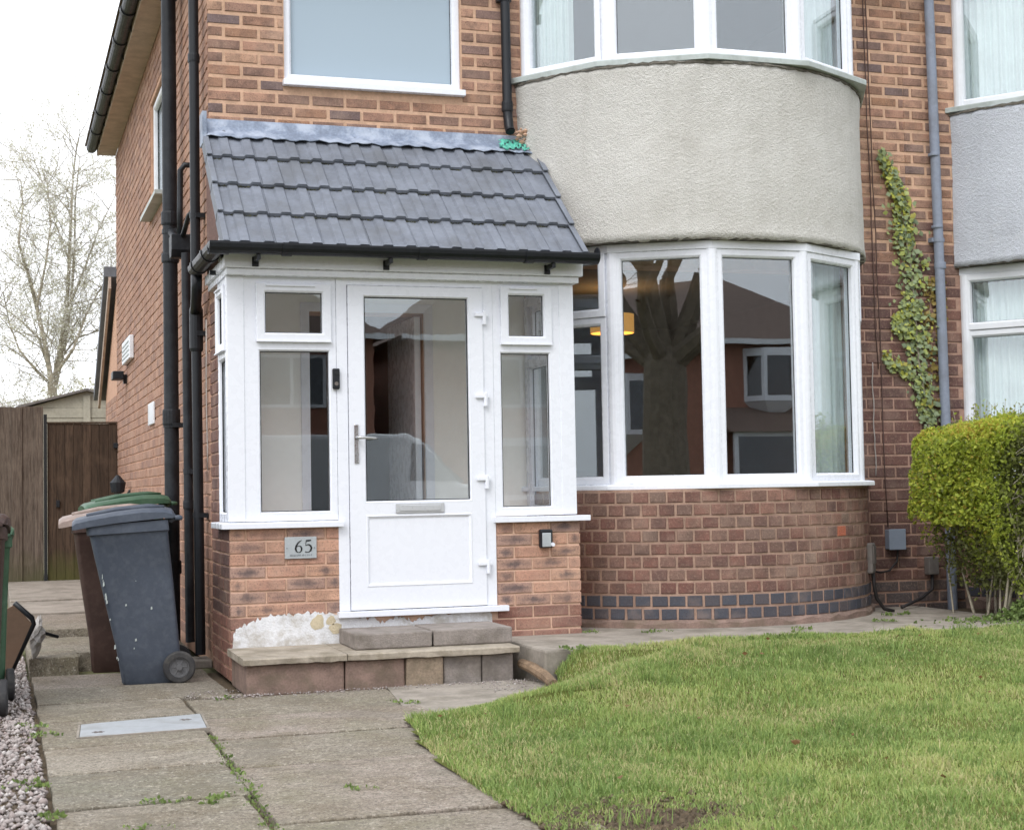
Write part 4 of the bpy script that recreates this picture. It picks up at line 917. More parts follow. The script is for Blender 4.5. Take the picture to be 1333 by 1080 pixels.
# moss and grime under the lower edges of the courses
mm = []; rm = np.random.default_rng(8)
for c_ in range(4):
    s1 = SLEN-(3-c_)*gauge
    if c_ == 3: continue
    for x in np.arange(XL+.04, XR_-.05, .006):
        u = (x-XL-.03) % per; h = .024 if .07 < u < .134 else .008
        P = Vector((x, TY, TZ))+sd_*(s1+rm.uniform(-.004,.012))+sn_*(.008+rm.uniform(0,.010)+h*.3); mm.append(P)
mm = np.array(mm); A, B = rand_dirs(len(mm), rm); leaf_cloud(mm, A, B, rm.uniform(.008,.018,len(mm)), np.zeros(len(mm)), 'moss', 'moss', roof, 'stuff')
# lead flashing dressed over the top course, rippled lower edge
n = 70; vs = []; rl = random.Random(4)
for i in range(n+1):
    x = -.03+(2.27+.03)*i/n; wv = .006*math.sin(i*1.7)+.004*math.sin(i*.63)
    for yy, zz in ((-.004,3.625),(-.012,3.622),(-.014+wv*.4,3.585+wv*.4),(-.03,3.535+wv),(-.115+wv,3.482+wv*1.2+rl.uniform(-.003,.003)),(-.122+wv,3.470+wv*1.2)):
        vs.append((x, yy-.012*(zz < 3.54), zz+.014+(.011 if zz < 3.54 else 0)))
fl = MB().add(vs, [(i*6+k,(i+1)*6+k,(i+1)*6+k+1,i*6+k+1) for i in range(n) for k in range(5)]).build('flashing', 'lead', porch, smooth=True)
sl2 = fl.modifiers.new('thick', 'SOLIDIFY'); sl2.thickness = .004
MB().box(-.055, -.025, -.13, .012, 3.44, 3.66).build('flashing_end', 'lead', porch, bevel=.004)
# gutter along the eaves and back along the left side
gp = gutter_prof(.055)
GZ = 2.632
pg = MB().sweep(gp, [(2.345,-1.055,GZ),(-.085,-1.055,GZ),(-.085,.02,GZ)][::-1]).build('gutter', 'black_pvc', porch, smooth=False)
MB().lathe([(0,.056),(.006,.056)], (2.345,-1.055,GZ), (1,0,0), 16).build('stop_end', 'black_pvc', pg)
for a_, b_ in (((-.14,-1.055),(-.02,-1.055)),((.30,-1.055),(.36,-1.055)),((1.15,-1.055),(1.21,-1.055)),((1.85,-1.055),(1.91,-1.055))):
    MB().sweep([(u*1.12,v*1.12) for u,v in gp], [(a_[0],a_[1],GZ),(b_[0],b_[1],GZ)][::1]).build('gutter_clip', 'black_pvc', pg)
for x in (.16, .98, 2.05):
    m = MB().box(x-.012, x+.012, -1.06, PY-.083, GZ-.085, GZ-.052); m.box(x-.02, x+.02, PY-.095, PY-.084, GZ-.11, GZ-.05); m.build('gutter_bracket', 'black_pvc', pg, bevel=.003)
for y in (-.72, -.2):
    MB().sweep([(u*1.12,v*1.12) for u,v in gp], [(-.085,y,GZ),(-.085,y+.05,GZ)]).build('gutter_clip', 'black_pvc', pg)
m = MB().tube([(-.07,-.55,2.53),(.0,-.55,2.53)], .016, 10); m.build('gutter_bracket', 'black_pvc', pg)
# inside of the porch: pale plaster round the open inner doorway, floor, ceiling
MB().holes((0,-.014), X_, FRONT_N, .11, 2.2, .36, 2.52, [(HALL[0]-.0,HALL[1],.3,HALL[3])], -.008, .0).build('inner_wall', 'inner_plaster', porch)
MB().ring((0,-.015), X_, FRONT_N, HALL[0]-.06, HALL[1]+.06, .2, HALL[3]+.06, [(0,0),(0,.016),(.06,.016),(.06,0)]).build('inner_door_frame', 'white_pvc', porch, bevel=.003)
MB().box(.11, 2.2, PY+.08, -.03, .362, .375).build('porch_floor', 'plaster', porch)
MB().box(.05, 2.2, PY+.08, -.02, 2.50, 2.515).build('porch_ceiling', 'white_pvc', porch)
# open inner door standing against the hall wall
MB().box(1.40, 1.445, .02, .8, .37, 2.34).build('inner_door', 'white_pvc', porch, bevel=.004)

# things fixed to the porch
pl = thing('house_number_plaque', 'small grey rectangular plaque reading 65 on the porch brickwork', 'plaque', (.433,PY-.012,.80))
MB().box(.335, .532, PY-.014, PY-.004, .735, .868).build('plate', 'pewter', pl, bevel=.002)
def stroke(pts, wd_): 
    """variable-width stroke; pts (x,z), wd_ widths"""
    m = MB(); n = len(pts); L, Rr2 = [], []
    for i, (x, z) in enumerate(pts):
        a, b = pts[max(0,i-1)], pts[min(n-1,i+1)]; dx, dz = b[0]-a[0], b[1]-a[1]; q2 = math.hypot(dx, dz) or 1; nx_, nz_ = -dz/q2, dx/q2
        L.append((x+nx_*wd_[i]/2, z+nz_*wd_[i]/2)); Rr2.append((x-nx_*wd_[i]/2, z-nz_*wd_[i]/2))
    vs = [(x,PY-.0165,z) for x,z in L]+[(x,PY-.0165,z) for x,z in Rr2]+[(x,PY-.0138,z) for x,z in L]+[(x,PY-.0138,z) for x,z in Rr2]
    fs = [(i,i+1,n+i+1,n+i) for i in range(n-1)]+[(i,2*n+i,2*n+i+1,i+1) for i in range(n-1)]+[(n+i,n+i+1,3*n+i+1,3*n+i) for i in range(n-1)]
    return m.add(vs, fs)
dx0, dz0, sc = .392, .772, .078         # digit 6 then 5, serif-like thick and thin strokes
six = [(.62,.97),(.48,.90),(.30,.74),(.16,.50),(.12,.30),(.18,.10),(.32,.01),(.48,.03),(.58,.16),(.60,.32),(.54,.46),(.40,.54),(.26,.50),(.17,.40)]
w6 = [.03,.06,.10,.13,.14,.11,.05,.06,.11,.13,.10,.05,.04,.03]
MB.build(stroke([(dx0+x*sc, dz0+z*sc) for x,z in six], [w*sc for w in w6]), 'digit', 'black_ink', pl)
five = [(.14,.52),(.26,.60),(.42,.60),(.55,.50),(.60,.32),(.54,.14),(.40,.03),(.24,.01),(.10,.06)]
d5 = .46; w5 = [.03,.06,.10,.13,.14,.12,.07,.05,.09]
m = stroke([(dx0+.012+(x+d5*1.35)*sc, dz0+z*sc) for x,z in five], [w*sc for w in w5])
f2 = stroke([(dx0+.012+(x+d5*1.35)*sc, dz0+z*sc) for x,z in [(.14,.52),(.19,.93)]], [.03*sc,.05*sc]); m.add(f2.v, f2.f)
f3 = stroke([(dx0+.012+(x+d5*1.35)*sc, dz0+z*sc) for x,z in [(.18,.93),(.40,.925),(.58,.95)]], [.10*sc,.13*sc,.10*sc]); m.add(f3.v, f3.f)
m.build('digit', 'black_ink', pl)
m = MB(); rk = random.Random(2); x = .368
while x < .500:          # the small worn line of lettering under the number
    h_ = rk.choice((.010,.012,.012)); s_ = stroke([(x,.750),(x+rk.uniform(-.001,.002),.750+h_)], [.0022,.0022]); m.add(s_.v, s_.f)
    if rk.random() < .6: s_ = stroke([(x,.750+h_*rk.choice((.1,.5,.95))),(x+.005,.750+h_*rk.choice((.1,.5,.95)))], [.0018,.0018]); m.add(s_.v, s_.f)
    x += rk.choice((.006,.0075,.0075,.011))
m.build('small_lettering', 'faint_ink', pl)
for x in (.348, .519): MB().lathe([(0,.004),(.003,.003)], (x,PY-.014,.80), (0,-1,0), 10).build('screw', 'faint_ink', pl)
db = thing('video_doorbell', 'black slim doorbell on the white frame left of the door', 'doorbell', (.668,PY,1.84))
MB().box(.645, .69, PY-.028, PY-.0005, 1.778, 1.908).build('body', 'black_pvc', db, bevel=.008)
MB().lathe([(0,.012),(.003,.011)], (.6675,PY-.028,1.878), (0,-1,0), 16).build('lens', 'gasket', db); MB().lathe([(0,.013),(.003,.012)], (.6675,PY-.028,1.812), (0,-1,0), 16).build('button', 'grey_box', db)
ks = thing('key_safe', 'small black and silver key safe on the right porch pillar', 'key safe', (2.03,PY,.81))
MB().box(1.985, 2.072, PY-.045, PY-.001, .755, .875).build('case', 'black_pvc', ks, bevel=.010)
MB().box(1.996, 2.056, PY-.054, PY-.0452, .762, .852).build('cover', 'pewter', ks, bevel=.004)
MB().lathe([(0,.014),(.012,.012)], (2.068,PY-.045,.776), (0,-1,0), 14).build('knob', 'white_pvc', ks)

# ------------------------------------------------------------------ front steps
st = thing('front_steps', 'worn stone and concrete entrance steps below the white front door', 'steps', (.8,-1.2,0))
sf = [(-.02,.58),(.585,1.62)]
for i, (a, b) in enumerate(sf):
    m = MB(); n = 14; xs_ = np.linspace(a, b, n); r = random.Random(i)
    vs = []
    for x in xs_:
        e_ = r.uniform(-.006,.006)-(.03*(x-a)/(b-a) if i else 0)
        vs += [(x,PY-.002,.205),(x,-1.478+e_,.203),(x,-1.486+e_,.195),(x,-1.484+e_+r.uniform(-.004,.004),.165+r.uniform(-.003,.003)),(x,PY-.002,.163)]
    fs = [(5*k+j,5*k+5+j,5*k+5+(j+1)%5,5*k+(j+1)%5) for k in range(n-1) for j in range(5)]+[(0,1,2,3,4),tuple(5*(n-1)+j for j in (4,3,2,1,0))]
    m.add(vs, fs).build('slab', 'step_slab', st)
for i, (a, b) in enumerate([(.005,.571),(.576,.93),(.935,1.16),(1.165,1.40),(1.405,1.60)]):
    m = MB().box(a, b, -1.445+random.uniform(-.012,.012)-(.02 if i > 1 else 0), PY-.003, -.02, .162); o = m.build('riser_stone', ['step_brick','step_brick','step_tan','step_block','step_block'][i], st, bevel=.012)
for i, (a, b) in enumerate([(.665,1.135),(1.145,1.64)]):
    MB().box(a, b, -1.32, PY-.014, .2055, .298+.004*i).build('step_block', 'step_block', st, bevel=.009)
lg = MB().tube([(1.67,-1.40,.085),(1.675,-1.6,.075),(1.665,-1.85,.055),(1.64,-2.06,.035)], [.03,.034,.033,.028], 9).build('timber_edging', 'timber', smooth=False)
tag(lg, 'short weathered length of timber edging at the lawn corner beside the steps', 'timber')
cv = thing('drain_cover', 'pale grey rectangular metal drain cover set in the stone path', 'drain cover', (-.655,-2.47,0))
cvp = [(-.972,-2.71),(-.372,-2.66),(-.345,-2.17),(-.945,-2.30)]
MB().prism(cvp, lambda a,b,c: (a,b,c), -.02, .0085).build('plate', 'steel_plate', cv, bevel=.002)
ctr = (sum(p[0] for p in cvp)/4, sum(p[1] for p in cvp)/4)
m = MB()
for i in range(4):
    (a0_,b0_),(a1_,b1_) = cvp[i], cvp[(i+1)%4]; g_ = lambda p, k: (ctr[0]+(p[0]-ctr[0])*k, ctr[1]+(p[1]-ctr[1])*k)
    A0, A1, B0, B1 = g_((a0_,b0_),1.01), g_((a1_,b1_),1.01), g_((a0_,b0_),1.05), g_((a1_,b1_),1.05)
    m.prism([A0,A1,B1,B0], lambda a,b,c: (a,b,c), -.02, .0065)
m.build('rim', 'grey_concrete', cv)
for x, y in ((-.88,-2.60),(-.44,-2.36)):
    m = MB()
    for a in (0, 60, 120): c_, s_ = math.cos(R(a))*.03, math.sin(R(a))*.03; m.prism([(x-c_-s_*.2,y-s_+c_*.2),(x+c_-s_*.2,y+s_+c_*.2),(x+c_+s_*.2,y+s_-c_*.2),(x-c_+s_*.2,y-s_-c_*.2)], lambda p,q,c: (p,q,c), .0087+a*1e-6, .0098+a*1e-6)
    m.build('lifting_key_hole', 'grey_box', cv)

# ------------------------------------------------------------------ drainpipes
def pipe(name, label, pts, r, mat, collars=(), clips=(), wall=None, n=16, cat='drainpipe'):
    root = thing(name, label, cat, tuple(pts[-1]))
    MB().tube(pts, r, n).build('pipe', mat, root, smooth=False); smooth_angle(root.children[0], 50) if root.children else None
    for (P, d, l) in collars:
        d = Vector(d).normalized(); P = Vector(P); MB().lathe([(-l/2,r*1.02),(-l/2,r*1.16),(-l/2+.012,r*1.2),(l/2-.012,r*1.2),(l/2,r*1.16),(l/2,r*1.02)], P, d, n).build('collar', mat, root)
    for (P, d) in clips:
        P = Vector(P); m = MB(); m.lathe([(-.018,r*1.02),(-.018,r*1.1),(.018,r*1.1),(.018,r*1.02)], P, (0,0,1), n)
        d = Vector(d); e = P+d; q2 = Vector((abs(d.y)+abs(d.x)*0, abs(d.x), 0)).normalized()*(r*1.5)
        m.box(min(P.x,e.x)-q2.x, max(P.x,e.x)+q2.x, min(P.y,e.y)-q2.y, max(P.y,e.y)+q2.y, P.z-.016, P.z+.016); m.build('bracket', mat, root)
    return root
SX = -.10
pipe('soil_stack', 'thick black soil stack running up the side wall behind the bins', [(SX,1.5,5.9),(SX,1.5,0.05)], .055, 'black_iron',
     collars=[((SX,1.5,z),(0,0,1),l) for z,l in ((4.93,.08),(3.22,.10),(2.92,.07),(1.72,.12),(.6,.1))], clips=[((SX,1.5,1.66),(.095,0,0)),((SX,1.5,3.12),(.095,0,0))])
wp = pipe('waste_pipe', 'thin black waste pipe below a hopper, between the soil stack and corner downpipe', [(-.075,.70,2.84),(-.075,.66,1.6),(-.075,.62,.12)], .032, 'black_iron', collars=[((-.075,.64,1.07),(0,0,1),.06)], clips=[((-.075,.65,1.3),(.07,0,0))])
m = MB().prism([(-.09,2.98),(.09,2.98),(.085,2.87),(.05,2.82),(-.05,2.82),(-.085,2.87)], lambda a,b,c: (c, .82+a, b), -.17, -.012); m.build('hopper', 'black_iron', wp, bevel=.006)
MB().tube([(.0,.86,3.50),(-.06,.86,3.50),(-.09,.87,3.46),(-.095,.86,3.2),(-.10,.84,2.95)], .021, 10).build('inlet_pipe', 'black_iron', wp, smooth=True)
MB().tube([(-.02,.45,3.12),(-.07,.52,3.08),(-.09,.72,2.97)], .018, 10).build('inlet_pipe', 'black_iron', wp, smooth=True)
MB().tube([(-.08,.90,2.9),(-.09,1.2,3.02),(-.10,1.47,3.12)], .028, 10).build('branch_pipe', 'black_iron', wp, smooth=True)
dp = pipe('downpipe', 'black plastic downpipe at the house corner, fed by the porch gutter', [(-.065,.22,5.5),(-.065,.21,2.3),(-.065,.12,.08)], .034, 'black_pvc',
     collars=[((-.065,.22,4.10),(0,0,1),.06)], clips=[((-.065,.215,3.02),(.06,0,0)),((-.065,.17,1.0),(.06,0,0)),((-.065,.205,2.22),(.06,0,0))])
MB().tube([(-.085,-.02,2.60),(-.085,-.0,2.5),(-.075,.12,2.42),(-.068,.2,2.36)], [.036,.036,.036,.04], 14).build('elbow', 'black_pvc', dp, smooth=True)
MB().lathe([(0,.04),(.02,.046),(.28,.046),(.30,.04)], (-.065,.205,2.10), (0,0,1), 16).build('branch_socket', 'black_pvc', dp)
MB().box(-.19, .0, .0, .28, .0, .055).build('gully_surround', 'grey_concrete', dp, bevel=.01)
pipe('downpipe', 'short black downpipe ending above the lead flashing beside the bay', [(2.075,-.055,5.6),(2.085,-.055,3.79),(2.088,-.075,3.68),(2.09,-.10,3.645)], .034, 'black_pvc', collars=[((2.084,-.055,3.83),(0,0,1),.07)], clips=[((2.078,-.055,4.6),(0,.05,0))])
m = MB().lathe([(0,.027),(.002,.027)], (2.0905,-.106,3.640), (0,-.55,-.83), 14); m.build('dark_opening', 'gasket', [o for o in bpy.data.objects if o.name.startswith('downpipe') and o.type == 'EMPTY'][-1])
pipe('downpipe', 'blue-grey painted downpipe between the two bays beside the ivy', [(5.545,-.055,5.5),(5.575,-.055,2.8),(5.60,-.055,.1)], .038, 'blue_grey_paint',
     collars=[((5.553,-.055,3.66),(0,0,1),.02),((5.565,-.055,3.10),(0,0,1),.02),((5.58,-.055,2.80),(0,0,1),.05)], clips=[((5.57,-.055,3.0),(0,.05,0))])

# torn green plastic and mortar lumps where the downpipe spills
rr_ = np.random.default_rng(12); n = 16; gxx, gyy = np.meshgrid(np.linspace(0,1,n), np.linspace(0,1,8), indexing='ij')
Vx = 2.0+.27*gxx+.02*gyy; Vy = -.135+.10*gyy; Vz = 3.49+.085*gyy+.028*rr_.random(gxx.shape)+.012
V = np.stack([Vx,Vy,Vz],-1).reshape(-1,3); ids = np.arange(n*8).reshape(n,8); q = np.stack([ids[:-1,:-1],ids[1:,:-1],ids[1:,1:],ids[:-1,1:]],-1).reshape(-1,4)
q = q[rr_.random(len(q)) < .62]
o = fast_mesh('plastic_scrap', V, q, 'teal_plastic', smooth=True); tag(o, 'torn teal plastic scrap on the flashing under the short downpipe', 'plastic scrap'); s_ = o.modifiers.new('thick','SOLIDIFY'); s_.thickness = .004
m = MB()
for i in range(26):
    x, zf = 2.12+.16*random.random(), random.random(); s = random.uniform(.012,.03); c = (x, -.05-.05*random.random(), 3.57+.10*zf)
    m.add([(c[0]+s*random.uniform(.6,1.2)*a, c[1]+s*.6*b, c[2]+s*random.uniform(.5,1)*d) for a,b,d in [(1,0,0),(-1,0,0),(0,1,0),(0,-1,0),(0,0,1),(0,0,-1)]], [tuple(f) for f in of])
tag(m.build('mortar_lumps', 'mortar_upper'), 'pale crumbly mortar lumps in the corner between flashing and bay', 'mortar')

# ------------------------------------------------------------------ neighbouring half of the pair
nb = thing('neighbour_house', 'adjoining brick house with pale blue-grey rendered bay beyond the hedge', 'house', (BX,0,0))
NBX = 2*BX-3.54
nfront = MB().holes((0,0), X_, FRONT_N, BX+.001, 10.6, 0, 5.2, [(NBX-1.28,NBX+1.28,1.15,2.74),(NBX-1.28,NBX+1.28,4.04,5.14)], -.25, -.005).build('front_wall', 'mortar_upper', nb)
MB().box(BX+.001, 5.86, -.0035, .05, .05, 2.90).build('lower_pointing', 'mortar_lower', nb)
nw = Wall()
def ok_nb(a, b, z0, z1): return [(max(a,BX+.002), min(b, 5.785))] if b > BX+.03 and a < 5.77 else []
lay(nw, (BX+.002, 5.785), (.14, 5.19), PITCH, .023, .025, .235, lambda x, z: ((x, 0 if z > 2.9 else -.0085, z), 0), mat_front, ok_nb, start=.002)
nbw = build_bay(nb, NBX, 'pebbledash_blue', [(0,.03,.97,1.17,2.68),(1,.03,.97,1.17,2.68),(0,.05,.97,4.06,5.12),(1,.3,.98,4.06,5.12)], 'white_pvc_old')
place_bricks([(nfront, nw, False)]+[(p_, w_, True) for p_, w_, _ in nbw], 260)
room(nb, 5.6, 9.5, .26, 4, .5, 2.74); room(nb, 5.6, 9.5, .26, 4, 3.0, 5.15)
MB().box(10.35, 10.6, .26, 8.6, 0, 5.2).build('gable_wall', 'far_brick', nb)
MB().add([(BX,-.34,5.36),(10.94,-.34,5.36),(10.94,8.94,5.36),(BX,8.94,5.36),(BX,4.3,8.0),(7.34,4.3,8.0)], [(0,1,5,4),(1,2,5),(2,3,4,5),(0,4,3),(3,2,1,0)]).build('roof', 'far_roof', nb)

# ------------------------------------------------------------------ boxes and cables on the front wall
mtr = thing('cable_box', 'weathered grey-brown cable terminal box low on the curve of the bay', 'cable box', (4.655,-.38,.48))
th = math.asin((4.655-3.54)/1.442); O4 = (4.655+.0*math.sin(th), -.372); U4, N4 = (math.cos(th), math.sin(th)), (math.sin(th), -math.cos(th))
MB().obox(O4, U4, N4, -.075, .075, .0, .07, .48, .70).build('case', 'grey_box', mtr, bevel=.012); MB().obox(O4, U4, N4, -.055, .055, .0705, .078, .55, .68).build('cover', 'grey_box', mtr, bevel=.006)
MB().tube([(4.70,-.41,.485),(4.70,-.42,.40),(4.73,-.40,.30),(4.79,-.40,.22),(4.86,-.42,.20)], .014, 8).build('cable', 'cable_black', mtr, smooth=True)
bx = thing('junction_box', 'small square blue-grey box on the wall between bay and hedge', 'junction box', (5.12,-.02,.62))
MB().box(5.05, 5.185, -.075, -.010, .632, .78).build('case', 'blue_box', bx, bevel=.006); MB().box(5.045, 5.19, -.083, -.0755, .628, .784).build('lid', 'blue_box', bx, bevel=.004)
MB().tube([(5.14,-.045,.635),(5.13,-.045,.54),(5.06,-.045,.47),(4.98,-.045,.46),(4.9,-.05,.48),(4.84,-.06,.55)], .008, 8).build('cable', 'cable_black', bx, smooth=True)
b2 = thing('meter_box', 'small dark grey box low on the wall, half hidden by the hedge', 'meter box', (5.43,-.02,.43))
MB().box(5.385, 5.475, -.08, -.010, .43, .565).build('case', 'grey_box', b2, bevel=.008); MB().tube([(5.43,-.05,.44),(5.42,-.06,.32),(5.3,-.1,.26),(5.0,-.3,.215)], .012, 8).build('cable', 'cable_black', b2, smooth=True)
for i, (x0_, x1_, z1_, z0_, m_, lb_) in enumerate([(4.965,5.075,5.3,.80,'cable_brown','dark telephone cable running the full height of the wall beside the bay'),(4.945,5.03,5.3,2.0,'cable_brown','second dark cable beside the bay, ending at mid height'),(4.975,4.985,2.05,1.19,'cable_grey','pale grey cable hanging loose beside the lower bay window')]):
    pts = [(x1_+(x0_-x1_)*k/12*.6+random.uniform(-.006,.006)-.0, -.016-.004*(i == 2), z0_+(z1_-z0_)*k/12) for k in range(13)]
    tag(MB().tube(pts, .0045, 6).build('wall_cable', m_, smooth=True), lb_, 'cable')
tag(MB().tube([(.004-.02,.05,2.3),(-.018,.06,1.9),(-.016,.08,1.7),(-.018,.03,1.45),(-.016,.05,1.3)], .005, 6).build('wall_cable', 'cable_grey', smooth=True), 'thin cream cable hanging down beside the corner downpipe', 'cable')

# ------------------------------------------------------------------ side wall fittings
vb = thing('flue_vent', 'white rectangular vent on the side wall near the back corner', 'vent', (0,6.7,2.55))
MB().box(-.05, -.001, 6.1, 7.1, 2.56, 2.80).build('cover', 'white_pvc_old', vb, bevel=.01)
for k in range(4): MB().box(-.056, -.0505, 6.16, 7.04, 2.6+k*.045, 2.615+k*.045).build('louvre', 'grey_sill', vb)
fl_ = thing('security_light', 'black floodlight under the white vent on the side wall', 'floodlight', (0,7.1,2.4))
MB().box(-.16, -.04, 6.95, 7.2, 2.40, 2.49).build('lamp_head', 'black_pvc', fl_, bevel=.01); MB().box(-.04, -.001, 7.04, 7.12, 2.36, 2.46).build('bracket', 'black_pvc', fl_)
wl_ = tag(MB().box(-.02, -.001, 3.85, 4.35, 1.78, 1.98).build('wall_plate', 'white_pvc_old', bevel=.006), 'white plate on the side wall beside the soil stack', 'wall plate')
gl_ = thing('wall_lantern', 'black wall lantern on the side wall above the green bin lid', 'lantern', (0,6.7,1.2))
MB().lathe([(0,.03),(.02,.07),(.12,.085),(.16,.05),(.2,.015)], (-.13,6.7,1.16), (0,0,1), 12).build('lantern_body', 'black_iron', gl_); MB().tube([(-.001,6.7,1.2),(-.06,6.7,1.12),(-.13,6.7,1.165)], .012, 8).build('arm', 'black_iron', gl_)

# ------------------------------------------------------------------ fence, gate, shed
def grain_board(m, x0, x1, y0, y1, z0, z1): m.box(x0, x1, y0, y1, z0, z1)
fn = thing('board_fence', 'tall grey-brown timber boarded fence beside the side gate', 'fence', (-1.6,8.6,0))
x = -.84
for k, wd_ in enumerate([.10,.135,.12,.15,.125,.13,.14,.12,.13,.14,.12,.13]+[.13,.12,.14]*14):
    MB().box(x-wd_-(.012 if k % 2 else -.001), x+(.012 if k % 2 else -.001), 8.53+.0155*(k % 2), 8.5445+.0155*(k % 2), .03, (2.19 if k < 4 else 1.93)+random.uniform(-.008,.008)).build('board', 'fence_wood', fn, bevel=.003); x -= wd_
MB().box(-7.8, -.84, 8.562, 8.60, .5, .58).build('rail', 'fence_wood', fn); MB().box(-7.8, -.84, 8.562, 8.60, 1.6, 1.68).build('rail', 'fence_wood', fn)
MB().box(-.836, -.80, 8.50, 8.58, .0, 2.10).build('post', 'gasket', fn)
gtt = thing('side_gate', 'dark brown close-boarded timber gate at the end of the passage', 'gate', (-.4,8.6,.05))
for k in range(8):
    MB().box(-.795+k*.0985, -.795+k*.0985+.096, 8.53+.002*(k%2), 8.551, .13, 1.99+random.uniform(-.003,.003)).build('board', 'gate_wood', gtt, bevel=.003)
MB().box(-.795, -.005, 8.5515, 8.5555, .14, 1.985).build('backing', 'gate_wood', gtt)
MB().box(-.80, -.005, 8.518, 8.565, 1.992, 2.012).build('capping', 'gate_wood', gtt)
for z in (.4, 1.1, 1.75): MB().box(-.79, -.01, 8.556, 8.60, z, z+.09).build('rail', 'gate_wood', gtt)
MB().box(-.70, -.66, 8.50, 8.529, 1.02, 1.10).build('latch', 'black_iron', gtt, bevel=.005); MB().box(-.05, .0, 8.46, 8.529, 1.70, 1.76).build('bolt', 'black_iron', gtt, bevel=.004)
sh = thing('garden_shed', 'pale timber garden shed with a low gable behind the gate', 'shed', (-.1,13.8,0))
for k in range(16): MB().box(-.95, .75, 13.0-.008*(k%2), 13.02, .1+k*.145, .1+k*.145+.142).build('weatherboard', 'shed_wood', sh, bevel=.004)
MB().box(-.95, .75, 13.021, 15, .1, 2.42).build('shed_wall', 'shed_wood', sh)
MB().prism([(-.95,2.42),(.75,2.42),(-.12,2.66)], lambda a,b,c: (a,c,b), 12.995, 15).build('gable', 'shed_wood', sh)
for s_ in (-1, 1): MB().prism([(-.12,2.665),(-.12,2.70),(-.12+s_*.98,2.44),(-.12+s_*.98,2.405)], lambda a,b,c: (a,c,b), 12.9, 15.1).build('roof_felt', 'grey_box', sh)
MB().box(-.17, -.07, 12.965, 12.985, .1, 2.60).build('trim_board', 'shed_wood', sh)

bh = thing('garden_hedge', 'pale straggly hedge at the far end of the garden behind the shed', 'hedge', (-3,23,0))
rh = np.random.default_rng(77); n = 26000; hx = rh.uniform(-14, 4, n); top_ = 2.5+.9*vnoise(hx, hx*0, .8, 3)+.4*vnoise(hx, hx*0, 3, 4); hz = top_*rh.random(n)**.7
A, B = rand_dirs(n, rh); leaf_cloud(np.stack([hx, 23+rh.normal(0,.35,n), hz], -1), A, B, rh.uniform(.04,.11,n), np.clip(rh.normal(.35,.25,n),0,1), 'blossom', 'foliage', bh)
m = MB()
for i in range(150):
    x = rh.uniform(-14, 4); m.tube([(x,23,0),(x+rh.normal(0,.15),23+rh.normal(0,.2),1.4),(x+rh.normal(0,.3),23+rh.normal(0,.3),2.9)], [.03,.02,.008], 4, False)
m.build('stems', 'bark_pale', bh, kind='stuff')

